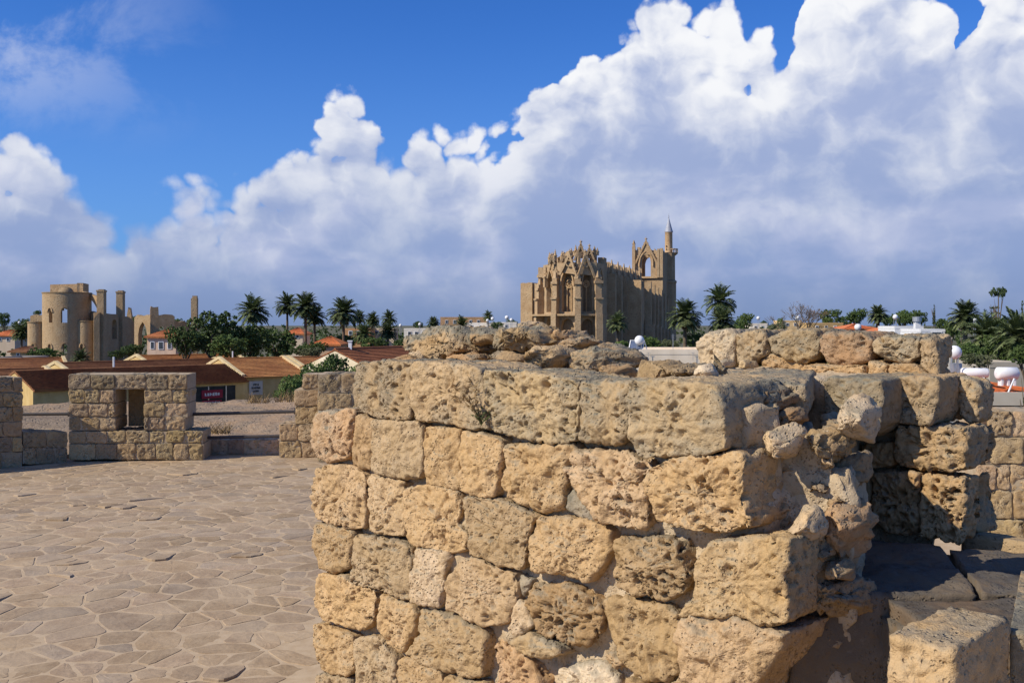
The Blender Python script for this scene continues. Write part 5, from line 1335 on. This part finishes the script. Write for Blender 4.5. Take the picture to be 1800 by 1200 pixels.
# the leafless tree
bt = empty('bare_tree', (*XY(1400, 190), GZ), 'leafless tree with russet twigs on the skyline', 'tree'); mb = MB(); rb = random.Random(8); tips = []
def grow(p, d, L, r_, k):
    q = p + d*L; mb.bar(p, q, r_, 5, r_*.65)
    if k == 0: tips.append(q); return
    for _ in range(3 if k > 1 else 4):
        grow(q, (d + Vector((rb.uniform(-.8, .8), rb.uniform(-.8, .8), rb.uniform(-.25, .5)))).normalized(), L*rb.uniform(.6, .85), r_*.6, k - 1)
zt_ = zz(520, 190) - GZ
for a in (-.25, .05, .4): grow(Vector((0, 0, 5.0)), Vector((a, rb.uniform(-.3, .3), 1)).normalized(), zt_*.21, .17, 4)
mb.bar((0, 0, 0), (0, 0, 5.2), .32, 7, .22); mb.build('branches', M_BARK, bt)
V, F = [], []
for q in tips:
    if rb.random() < .45 and q.x > -.5:
        for _ in range(4):
            c = q + Vector((rb.uniform(-.3, .3), rb.uniform(-.3, .3), rb.uniform(-.4, .1))); o = len(V); s = .14
            V += [tuple(c + Vector((rb.uniform(-s, s), rb.uniform(-s, s), rb.uniform(-s, s)))) for _ in range(4)]; F.append((o, o+1, o+2, o+3))
link('twig_leaves', mesh_np('twig_leaves', V, F, False, M_RUSSET), None, bt)

# ------------------------------------------------------------------ sheds with tiled roofs behind the rampart
def tile_mat():
    m, t, b = new_mat('roof_tile'); p = pos(t); oi = t.node('ShaderNodeObjectInfo')
    n1 = t.noise(p, .35, 4, .6); n2 = t.noise(t.vm('MULTIPLY', p, (1, 1, 3)), 2.6, 4, .65)
    c = t.mix(t.ramp(n1, .35, .65), (.30, .130, .052), (.40, .195, .078))
    c = t.mix(t.ramp(n2, .45, .7, 0, .7), c, (.10, .050, .028))
    c = t.mix(1.0, c, oi.outputs['Color'], 'MULTIPLY'); t.l.new(c, b.inputs['Base Color']); b.inputs['Roughness'].default_value = .85
    bump(t, b, n2, .6, .04); return m
M_TILE = tile_mat()
M_PLAS = plain_mat('ochre_plaster', (.50, .335, .125), (.60, .43, .19), .8, .9, .01, tint=True, stain=.35)
M_CREAM = plain_mat('cream_plaster', (.62, .54, .42), (.70, .62, .50), .5, .9, .01, tint=True, stain=.25)
M_WHITE = plain_mat('white_paint', (.70, .70, .69), (.78, .77, .76), 2, .55, 0, .4)
M_GLASS = plain_mat('window_dark', (.04, .05, .06), (.07, .08, .09), 1, .15, 0, .5)
M_PORCH = plain_mat('porch_shade', (.022, .024, .022), (.045, .046, .04), 2, .8)  # near-black colour stands in for the shade inside the porch recess
M_RED = plain_mat('red_board', (.22, .012, .03), (.27, .02, .04), 2, .6)
M_INK = plain_mat('sign_ink', (.02, .02, .018))
M_STEEL = plain_mat('galvanised', (.35, .36, .37), (.45, .46, .47), 3, .4, 0, .5, .5)
M_PANEL = plain_mat('solar_panel', (.10, .13, .20), (.14, .17, .25), 2, .2, 0, .5)

def roof_slope(mb, e0, e1, r1, r0, t=.12, rows=14):
    """stepped courses of tiles from the eave e0-e1 up to the ridge r0-r1"""
    e0, e1, r0, r1 = map(Vector, (e0, e1, r0, r1))
    nrm = (e1 - e0).cross(r0 - e0).normalized()
    if nrm.z < 0: nrm = -nrm
    for k in range(rows):
        f0, f1 = k/rows, (k + 1)/rows + .02; a, b, c, d = e0.lerp(r0, f0), e1.lerp(r1, f0), e1.lerp(r1, f1), e0.lerp(r0, f1)
        V = [a + nrm*t*.9, b + nrm*t*.9, c + nrm*t*.25, d + nrm*t*.25, a, b, c, d]
        mb.add(V, [(0, 1, 2, 3), (7, 6, 5, 4), (0, 4, 5, 1), (1, 5, 6, 2), (2, 6, 7, 3), (3, 7, 4, 0)])

def shed(label, px, Y, deg, L, W_, ze, zrd, wall=(1, 1, 1), tile=(1, 1, 1), parapet=True, t=.16, name='shed', group='tiled sheds behind the rampart', over=.35, rows=14):
    """gable shed: front-left corner on a photo column, ridge along deg"""
    P = Vector((*XY(px, Y), 0)); th = math.radians(deg); d = Vector((math.cos(th), math.sin(th), 0)); g_ = Vector((-math.sin(th), math.cos(th), 0))
    s = empty(name, (P.x, P.y, GZ), label, 'shed', group); q = [P, P + d*L, P + d*L + g_*W_, P + g_*W_]
    mb = MB(); mb.prism([(p.x, p.y) for p in q], GZ, ze)
    for a, b in ((q[0], q[3]), (q[1], q[2])):
        m_ = (a + b)/2; o = d*.3 if a is q[0] else -d*.3
        V = [Vector((a.x, a.y, ze)), Vector((b.x, b.y, ze)), Vector((m_.x, m_.y, zrd))]; V += [v + o for v in V]; mb.add(V, [(0, 1, 2), (5, 4, 3), (0, 2, 5, 3), (2, 1, 4, 5), (1, 0, 3, 4)])
    sub(s, 'wall', mb, M_PLAS, color=(*wall, 0))
    mb = MB(); z3 = lambda p, z: Vector((p.x, p.y, z)); r0, r1 = (q[0] + q[3])/2, (q[1] + q[2])/2
    roof_slope(mb, z3(q[0] - g_*over - d*.02, ze - .12), z3(q[1] - g_*over, ze - .12), z3(r1, zrd + .1), z3(r0, zrd + .1), t, rows=rows)
    roof_slope(mb, z3(q[2] + g_*over, ze - .12), z3(q[3] + g_*over, ze - .12), z3(r0, zrd + .1), z3(r1, zrd + .1), t, rows=rows)
    rf = sub(s, 'roof', mb, M_TILE, color=(*tile, 0))
    mb = MB(); mb.bar(z3(r0, zrd + .2), z3(r1, zrd + .2), .16, 6); sub(s, 'ridge_cap', mb, M_TILE, color=(*[x*.8 for x in tile], 0))
    if parapet:
        for a, b, sg in ((q[0], q[3], 1), (q[1], q[2], -1)):
            m_ = (a + b)/2; mb = MB()
            for e_ in (a, b): mb.bar(z3(e_, ze + .15) + d*sg*.15, z3(m_, zrd + .35) + d*sg*.15, .28, 4)
            sub(s, 'gable_coping', mb, M_PLAS, color=(1.0, 1.12, 1.5, 0))
    return s, P, d, g_

s0, P0, d0, g0 = shed('long shed with rows of dark red tiles and an ochre gable', 58, 98.7, 46, 24, 10, -5.0, -3.45, tile=(.85, .80, .80), parapet=False, t=.30, rows=15)
def on_wall(s, P, d, g_, u, z, w, h, mat, name, out=.06, dep=.12):
    mb = MB(); c = P + d*u - g_*(out - dep/2); mb.box((c.x, c.y, z), w, dep, h, math.atan2(d.y, d.x)); return sub(s, name, mb, mat)
on_wall(s0, P0, d0, g0, 18.2, -9.9, 8.4, 4.5, M_PORCH, 'shop_front')  # flat panel, the dark of the recess is put into its colour
on_wall(s0, P0, d0, g0, 12.9, -9.9, .35, 4.2, M_CREAM, 'pilaster', .2)
for u_ in (14.6, 16.9, 19.0, 21.2): on_wall(s0, P0, d0, g0, u_, -9.9, .12, 4.5, M_STEEL, 'shop_mullion', .1)
def letters(s, P, d, g_, u, z, words, h, mat, out, seed):
    """rows of small unreadable strokes, as far off as the photograph shows them"""
    r = random.Random(seed)
    for k, (n, w_) in enumerate(words):
        mb = MB(); x = -w_/2
        for _ in range(n):
            lw = w_/n*.78; c = P + d*(u + x + lw/2) - g_*out; zz0 = z - k*h*1.75
            for q in range(r.randint(2, 3)):
                cc = c + d*(q - 1)*lw*.34; mb.box((cc.x, cc.y, zz0 + r.uniform(0, .04)), lw*.22, .02, h*r.uniform(.8, 1), math.atan2(d.y, d.x))
            mb.box((c.x, c.y, zz0 + r.choice((0, h*.42, h*.8))), lw, .02, h*.2, math.atan2(d.y, d.x)); x += w_/n
        sub(s, 'lettering', mb, mat)
rs = on_wall(s0, P0, d0, g0, 19.4, -6.75, 2.6, .95, M_RED, 'red_sign', .22)
letters(s0, P0, d0, g0, 19.4, -6.45, [(6, 1.9)], .34, M_WHITE, .24, 4)
on_wall(s0, P0, d0, g0, 19.4, -8.3, 2.4, 1.35, M_RED, 'red_banner', .2)
letters(s0, P0, d0, g0, 19.4, -7.3, [(9, 2.0), (8, 1.8)], .18, M_WHITE, .24, 5)
s1, P1, d1, g1 = shed('ochre shed with a white lettered sign and orange tiled roof', 426, 125.5, 35, 9.2, 18, -5.05, -3.2, tile=(1.25, 1.18, .95))
bd = on_wall(s1, P1, d1, g1, 1.75, -7.35, 1.75, 1.75, M_CREAM, 'sign_board', .08)
letters(s1, P1, d1, g1, 1.75, -6.15, [(5, .75), (8, 1.15), (5, .8)], .24, M_INK, .16, 6)
s2, P2, d2, g2_ = shed('next bay of the orange tiled shed row, partly behind leafy trees', 552, 131, 35, 12, 18, -5.05, -3.2, tile=(1.15, 1.05, .9))
shed('shed with dark weathered tiles and white gable copings behind the long shed', 128, 121, 44, 22, 12, -4.7, -3.5, tile=(.68, .60, .62))
shed('small orange roofed shed behind the ochre shed', 268, 146, 40, 16, 14, -4.7, -3.4, tile=(1.2, 1.05, .8), rows=10)
shed('low tan roofed shed near the foot of the church ruin', -42, 128, 30, 11, 12, -4.4, -3.3, tile=(1.0, .92, .85), rows=10)
shed('reddish shed whose copings peep out left of the long shed', -20, 104, 46, 8, 11, -4.9, -3.6, tile=(.8, .7, .7), rows=12)
s3, P3, d3, g3 = shed('cream gable house with a red tiled roof behind the ruined wall', 648, 100, 62, 14, 8.5, -2.85, -1.15, wall=(1.35, 1.6, 2.6), tile=(1.05, .82, .82), parapet=False, name='gable_house', group=None, rows=14)
mb = MB(); c = P3 + g3*4.2 + d3*2.5; mb.box((c.x, c.y, -1.15), .34, .34, .95); mb.box((c.x, c.y, -.2), .5, .5, .12); sub(s3, 'chimney', mb, M_WHITE)
mb = MB(); p = pnt(409, 635, 136); mb.bar((p.x, p.y, -4), (p.x, p.y, zz(617, 136)), .09, 6); o = mb.build('white_pole', M_WHITE); tag(o, 'thin white pole rising behind the orange shed roof', 'pole')
mb = MB(); p = pnt(200, 640, 122); mb.bar((p.x, p.y, -5), (p.x, p.y, zz(627, 122)), .12, 6); o = mb.build('vent_pipe', M_WHITE); tag(o, 'short white vent pipe among the tiled roofs', 'pipe')

# ------------------------------------------------------------------ houses
def house(label, px, top, Y, wpx, dep, mat=None, col=(1, 1, 1), wins=(), roof=None, name='house', group='houses of the old town', rz=0.0, tile=(1.5, 1.2, 1.1), cat='house', para=.35):
    """flat or hipped house; wins = (dx px, y0 px, w px, h px) on the front"""
    s = Y/FPX; c = Vector((*XY(px, Y), 0)); zt = zz(top, Y); w_ = wpx*s; e = empty(name, (c.x, c.y, GZ), label, cat, group, rz=rz)
    H = zt - GZ; mb = MB(); mb.box((0, dep/2, 0), w_, dep, H - (para if not roof else 0)); 
    mb.build('wall', mat or M_CREAM, e, color=(*col, 0))
    if roof:
        rh = roof*s; mb = MB(); o = .45; a = [(-w_/2 - o, -o), (w_/2 + o, -o), (w_/2 + o, dep + o), (-w_/2 - o, dep + o)]; ins = min(w_, dep)*.5
        r0, r1 = ((-w_/2 + ins, dep/2), (w_/2 - ins, dep/2)) if w_ > dep else ((0, dep*.4), (0, dep*.6))
        z0, z1 = H, H + rh
        A = [Vector((*p, z0)) for p in a]; R0, R1 = Vector((*r0, z1)), Vector((*r1, z1))
        roof_slope(mb, A[0], A[1], R1, R0, .14, 8); roof_slope(mb, A[2], A[3], R0, R1, .14, 8)
        for t3 in ((A[1], A[2], R1), (A[3], A[0], R0)): mb.add([v + Vector((0, 0, .1)) for v in t3] + [Vector(v) for v in t3], [(0, 1, 2), (5, 4, 3), (0, 3, 4, 1), (1, 4, 5, 2), (2, 5, 3, 0)])
        mb.prism(a, z0 - .15, z0 + .02); mb.build('roof', M_TILE, e, color=(*tile, 0))
    else:
        mb = MB(); z0 = H - para
        for x0, y0, x1, y1 in ((-w_/2, 0, w_/2, .25), (-w_/2, dep - .25, w_/2, dep), (-w_/2, .25, -w_/2 + .25, dep - .25), (w_/2 - .25, .25, w_/2, dep - .25)): mb.prism([(x0 - .04, y0 - .04), (x1 + .04, y0 - .04), (x1 + .04, y1 + .04), (x0 - .04, y1 + .04)], z0 - .1, z0 + para)
        mb.build('parapet', mat or M_CREAM, e, color=(*[x*1.04 for x in col], 0))
    for dx, y0, ww, hh in wins:
        x = dx*s; z = zz(y0 + hh, Y) - GZ; wv = ww*s; hv = hh*s
        fr = MB(); fr.prism([(x - wv/2 - .12, -.10), (x + wv/2 + .12, -.10), (x + wv/2 + .12, .05), (x - wv/2 - .12, .05)], z - .12, z + hv + .12); f = fr.build('window', M_WHITE, e)
        pn = MB(); pn.prism([(x - wv/2, -.13), (x + wv/2, -.13), (x + wv/2, 0), (x - wv/2, 0)], z, z + hv); pn.build('pane', M_GLASS, f)
    return e

pk = house('pink two-storey house with a red hipped roof beside the ruin', 284, 592, 168, 50, 9, M_CREAM, (1.0, .82, .74), [(-16, 601, 5, 11), (-1, 601, 7, 12), (14, 601, 5, 11), (-1, 625, 6, 14), (14, 625, 5, 14)], roof=14, group=None)
house('small house under a bright red hipped roof behind the dark trees', 572, 606, 158, 46, 8, M_CREAM, (.9, .7, .55), roof=14, tile=(1.9, 1.35, 1.1))
house('red roofed house between the twin palms', 517, 587, 215, 30, 8, M_CREAM, (1, .9, .8), [(-8, 589, 4, 5), (6, 589, 4, 5)], roof=11, tile=(2.0, 1.4, 1.2))
house('brown brick house behind the lone palm', 628, 577, 220, 46, 9, M_PLAS, (.9, .7, .8), [(-12, 582, 5, 6), (2, 582, 5, 6), (14, 582, 5, 6)])
house('cream flat roofed house among the small palms', 672, 577, 228, 40, 9, M_CREAM, (1, .9, .78), [(-10, 582, 5, 5), (4, 582, 5, 5)])
house('white block with rooftop clutter beside the stubby palm', 732, 577, 250, 44, 10, M_CREAM, (1.15, 1.2, 1.3), [(-12, 583, 5, 5), (0, 583, 5, 5), (12, 583, 5, 5)])
house('grey-white house at the foot of the stubby palm', 748, 590, 205, 46, 9, M_CREAM, (.95, .92, .9), [(-14, 595, 5, 6), (0, 595, 5, 6)])
house('long brown stone building on the skyline', 815, 557, 340, 82, 14, M_RUIN, (1.15, 1.0, .95), [(-30, 563, 4, 5), (-16, 563, 4, 5), (-2, 563, 4, 5), (12, 563, 4, 5), (26, 563, 4, 5)])
house('white low roofs below the long brown building', 845, 567, 300, 56, 12, M_CREAM, (1.2, 1.25, 1.35), [(-16, 572, 4, 4), (0, 572, 4, 4), (14, 572, 4, 4)])
house('white house nearest the cathedral corner', 886, 566, 290, 44, 12, M_CREAM, (1.2, 1.25, 1.35), [(-12, 571, 4, 4), (4, 571, 4, 4)])
house('far red roof beyond the side apse', 6, 590, 260, 40, 10, M_CREAM, (.9, .8, .72), [(-6, 594, 4, 5), (8, 594, 4, 5)], roof=11, tile=(1.9, 1.3, 1.1))
house('pale little gabled chapel left of the ruin', 32, 618, 175, 26, 7, M_PLAS, (1.0, .95, 1.2), [(0, 621, 4, 6)], roof=9, tile=(.9, .9, 1))
house('grey shed roof below the little chapel', 10, 628, 150, 52, 9, M_CREAM, (.5, .5, .55))
house('white houses on the skyline left of the leafless tree', 1334, 568, 320, 30, 10, M_CREAM, (1.15, 1.15, 1.15), [(-6, 573, 4, 4), (6, 573, 4, 4)])
house('ochre house behind the leafless tree', 1392, 563, 300, 34, 10, M_PLAS, (1.3, 1.3, 1.6), [(-8, 568, 4, 4), (6, 568, 4, 4)])
house('stone house right of the leafless tree', 1452, 567, 250, 60, 10, M_PLAS, (.9, .85, .9), [(-16, 573, 4, 4), (0, 573, 4, 4), (16, 573, 4, 4)])
house('pink house with a red roof beside the drooping palm', 1513, 578, 205, 54, 9, M_CREAM, (1.05, .85, .78), [(-16, 582, 5, 6), (6, 582, 5, 6)], roof=9, tile=(1.9, 1.25, 1.1))
house('red roofed house right of the drooping palm', 1566, 584, 190, 44, 8, M_CREAM, (1, .9, .85), roof=10, tile=(1.9, 1.3, 1.1))
wh = house('white modern house with stepped terraces near the dark garden', 1640, 578, 150, 42, 8, M_WHITE, (1, 1, 1), [(6, 584, 16, 10)], group=None)
house('white annex behind the modern house', 1598, 573, 175, 50, 8, M_WHITE, (1, 1, 1))
house('low cream annex below the modern house', 1645, 593, 130, 56, 6, M_CREAM, (1.1, 1.1, 1.1), [(6, 597, 10, 8)])
# flat roofed cream building with the solar water heater
fl = house('long cream flat roofed building behind the ruined wall', 1150, 614, 120, 230, 12, M_CREAM, (1.22, 1.15, 1.08), group=None, para=.5)
def tank_ball(label, px, py, Y, rpx, stand=2.0, group='white ball water tanks on roofs', legs=3):
    s = Y/FPX; p = pnt(px, py, Y); r = rpx*s; e = empty('water_tank', (p.x, p.y, p.z - r - stand), label, 'water tank', group)
    mb = MB(); mb.lathe((0, 0, stand + r), [(max(.01, r*math.sin(k*math.pi/12)), -r*math.cos(k*math.pi/12)) for k in range(13)], 20); mb.build('tank', M_WHITE, e, smooth=True)
    mb = MB()
    for k in range(legs): t = 6.28*k/legs + .5; mb.bar((r*.6*math.cos(t), r*.6*math.sin(t), 0), (r*.6*math.cos(t), r*.6*math.sin(t), stand + r*.35), .04, 5)
    mb.lathe((0, 0, stand + r*.3), [(r*.5, 0), (r*.72, 0), (r*.72, .08), (r*.5, .08)], 12); mb.build('stand', M_STEEL, e); return e
hb = tank_ball('white ball water tank of the solar heater on the cream flat roof', 1124, 598, 121, 8.5, 1.0, None, 4)
sh_ = empty('solar_heater', pnt(1118, 614, 121.5), 'solar water heater with tilted panel on the cream flat roof', 'solar heater')
mb = MB(); mb.slab([(-.9, -.6, .05), (.7, -.6, .05), (1.0, .5, 1.05), (-.55, .5, 1.05)], .08); mb.build('panel', M_PANEL, sh_)
mb = MB()
for a, b in (((-.95, -.65, .0), (-.6, .5, 1.1)), ((.75, -.65, .0), (1.05, .5, 1.1)), ((-.6, .5, 1.1), (1.05, .5, 1.1)), ((-.55, .55, 0), (-.6, .5, 1.1)), ((1.4, .55, 0), (1.05, .5, 1.1))): mb.bar(a, b, .07, 4)
mb.build('frame', M_WHITE, sh_)
for k, px_ in enumerate((1140, 1218)):
    mb = MB(); p = pnt(px_, 630, 119.8); mb.bar((0, 0, 0), (0, 0, .9), .03, 5); mb.bar((-.25, 0, .9), (.25, 0, .9), .025, 5); o = mb.build('roof_aerial', M_STEEL); o.location = (p.x, 119.75, p.z - .2)
    tag(o, ['small T-shaped aerial in front of the cream parapet', 'small T-shaped aerial beside the white boulder'][k], 'aerial')
mb = MB(); p = pnt(1183, 614, 122); mb.bar((0, 0, 0), (0, 0, 1.9), .035, 5); mb.bar((-.3, 0, 1.7), (.3, 0, 1.7), .02, 4); mb.bar((-.22, 0, 1.45), (.22, 0, 1.45), .02, 4); o = mb.build('tv_aerial', M_STEEL); o.location = p; tag(o, 'tall thin aerial on the cream flat roof', 'aerial')
for lab, a in (('ball water tank over the far red roof house', (1508, 575, 204, 6)), ('ball water tank on a pole above the red roof', (1574, 557, 190, 4.6)), ('ball water tank on the skyline right of the high palm', (1333, 559, 300, 3.2)), ('ball water tank half hidden by the leafless tree', (1402, 558, 250, 4)),
               ('small ball water tank over the dark garden', (1714, 562, 130, 3.2)), ('ball water tank on the white roofs by the cathedral', (891, 558, 280, 3.6)), ('ball water tank beside the cathedral corner tank', (899, 562, 285, 3.0)), ('ball water tank above the long white roofs', (866, 560, 290, 3.2)), ('second small tank above the long white roofs', (857, 563, 290, 2.6)),
               ('tiny ball tank left of the ruin side apse', (40, 571, 250, 3)), ('ball water tank near the far red roof', (34, 567, 255, 2.5)), ('rooftop ball tank by the stubby palm', (738, 570, 245, 2.8)), ('rooftop ball tank between cream and white houses', (704, 572, 240, 2.8))):
    tank_ball(lab, *a)
mb = MB(); p = pnt(1612, 563, 172); e = empty('drum_tank', (p.x, p.y, p.z - 1.6), 'grey drum water tank on the white annex roof', 'water tank'); mb.lathe((0, 0, 1.4), [(.01, 0), (.75, 0), (.75, .8), (.01, .85)], 16); mb.build('drum', M_STEEL, e); mb = MB(); mb.box((0, 0, 0), .9, .9, 1.4); mb.build('stand', M_WHITE, e)

# near roof with white tanks on the right
nr = empty('tank_house', (*XY(1740, 64), GZ), 'red tiled house carrying big white water tanks', 'house'); Yn = 62
mb = MB(); a, b = pnt(1672, 672, 60), pnt(1790, 700, 56); zE = -3.1
mb.prism([XY(1690, 60), XY(1850, 58), XY(1850, 68), XY(1690, 68)], GZ, zz(706, 59)); sub(nr, 'wall', mb, M_CREAM, color=(.5, .45, .4, 0))
mb = MB(); roof_slope(mb, pnt(1640, 690, 58.5), pnt(1850, 712, 57.5), pnt(1850, 690, 64), pnt(1640, 655, 65), .14, 10); sub(nr, 'roof', mb, M_TILE, color=(1.9, 1.3, 1.1, 0))
mb = MB(); mb.box((*XY(1760, 57.6), zz(712, 57.6)), 6.0, .35, .75); sub(nr, 'fascia', mb, M_CREAM, color=(.8, .78, .75, 0))
mb = MB(); mb.prism([XY(1690, 58.6), XY(1850, 57.8), XY(1850, 58.4), XY(1690, 59.2)], zz(735, 58), zz(716, 58)); sub(nr, 'brick_band', mb, M_RED)
def tank_long(label, px, py, Y, lpx, rpx, rz):
    s = Y/FPX; p = pnt(px, py, Y); L = lpx*s; r = rpx*s; e = empty('long_tank', (p.x, p.y, p.z - r - .25), label, 'water tank', 'long white water tanks', rz=rz); mb = MB()
    prof = [(-L/2 - .0, .02), (-L/2, r*.7), (-L/2 + .08, r), (L/2 - .08, r), (L/2, r*.7), (L/2, .02)]; n = 18; V = []; F = []
    for x, rr_ in prof: V += [(x, rr_*math.cos(6.2832*k/n), rr_*math.sin(6.2832*k/n) + r + .25) for k in range(n)]
    for i in range(5): F += [(i*n + k, i*n + (k+1) % n, (i+1)*n + (k+1) % n, (i+1)*n + k) for k in range(n)]
    mb.add(V, F); mb.build('tank', M_WHITE, e, smooth=True)
    for k in range(3):
        m2 = MB(); m2.box((-L*.3 + L*.3*k, 0, -.12), .12, r*1.1, .45); m2.build('foot', M_WHITE, e)
    return e
tank_long('slimmer long white water tank on the red tiled roof', 1713, 655, 62, 46, 8.5, -.25)
tank_long('fatter long white water tank with ribbed feet', 1770, 656, 61, 38, 11, .05)
tb = tank_ball('large white ball water tank on a post beside the boulder row', 1678, 619, 62, 12, 1.3, None, 4)
mb = MB(); p = pnt(1680, 660, 63); e = empty('tank_post', (p.x, p.y, GZ), 'grey concrete post carrying the large ball tank', 'post'); mb.box((0, 0, 0), .55, .55, zz(638, 63) - GZ); mb.build('post', M_STEEL, e)
mb = MB(); p = pnt(1785, 672, 57); mb.bar((0, 0, 0), (-.35, 0, -.8), .05, 6); o = mb.build('roof_stay', M_WHITE); o.location = (pnt(1783, 665, 58)); tag(o, 'white slanting stay pipe in front of the fatter tank', 'pipe')
# grey roof behind the tanks
house('grey roofed house behind the long tanks', 1770, 636, 78, 60, 6, M_CREAM, (.6, .6, .6), group=None)

# ------------------------------------------------------------------ far woods and gardens that read as one mass
rw = random.Random(77); lob = []
for _ in range(620):
    Y = 235 + 1100*rw.random()**2.2; x = rw.uniform(-.60, .60)*Y; h = rw.uniform(6.0, 11.6) + (Y - 235)*.0022
    if abs(x - XY(1060, 230)[0]) < 26 and Y < 300 or (-118 < x < -66 and Y < 250): continue
    r_ = rw.uniform(2.2, 4.5); lob.append((x, Y, GZ + h - r_*.8, r_, r_, r_*.8)); lob.append((x, Y, GZ + h*.4, r_*.9, r_*.9, h*.4))
V, F = leaf_cloud(31, lob, 90000, .42, clump=22)
tag(link('distant_woods', mesh_np('distant_woods', V, F, False, M_LEAF)), 'dark far-off gardens and woods across the flat town', 'woods', kind='stuff')
rg = random.Random(5); lob = []
for _ in range(240):
    Y = rg.uniform(150, 262); x = rg.uniform(-.55, .55)*Y; r_ = rg.uniform(1.2, 2.6)
    if abs(x - XY(1060, 230)[0]) < 30 or (-122 < x < -62 and Y > 170): continue
    lob.append((x, Y, GZ + rg.uniform(.8, 3.2), r_*1.3, r_*1.3, r_))
V, F = leaf_cloud(32, lob, 36000, .30, clump=22)
tag(link('garden_growth', mesh_np('garden_growth', V, F, False, M_LEAF2)), 'low green garden growth between the houses', 'undergrowth', kind='stuff')
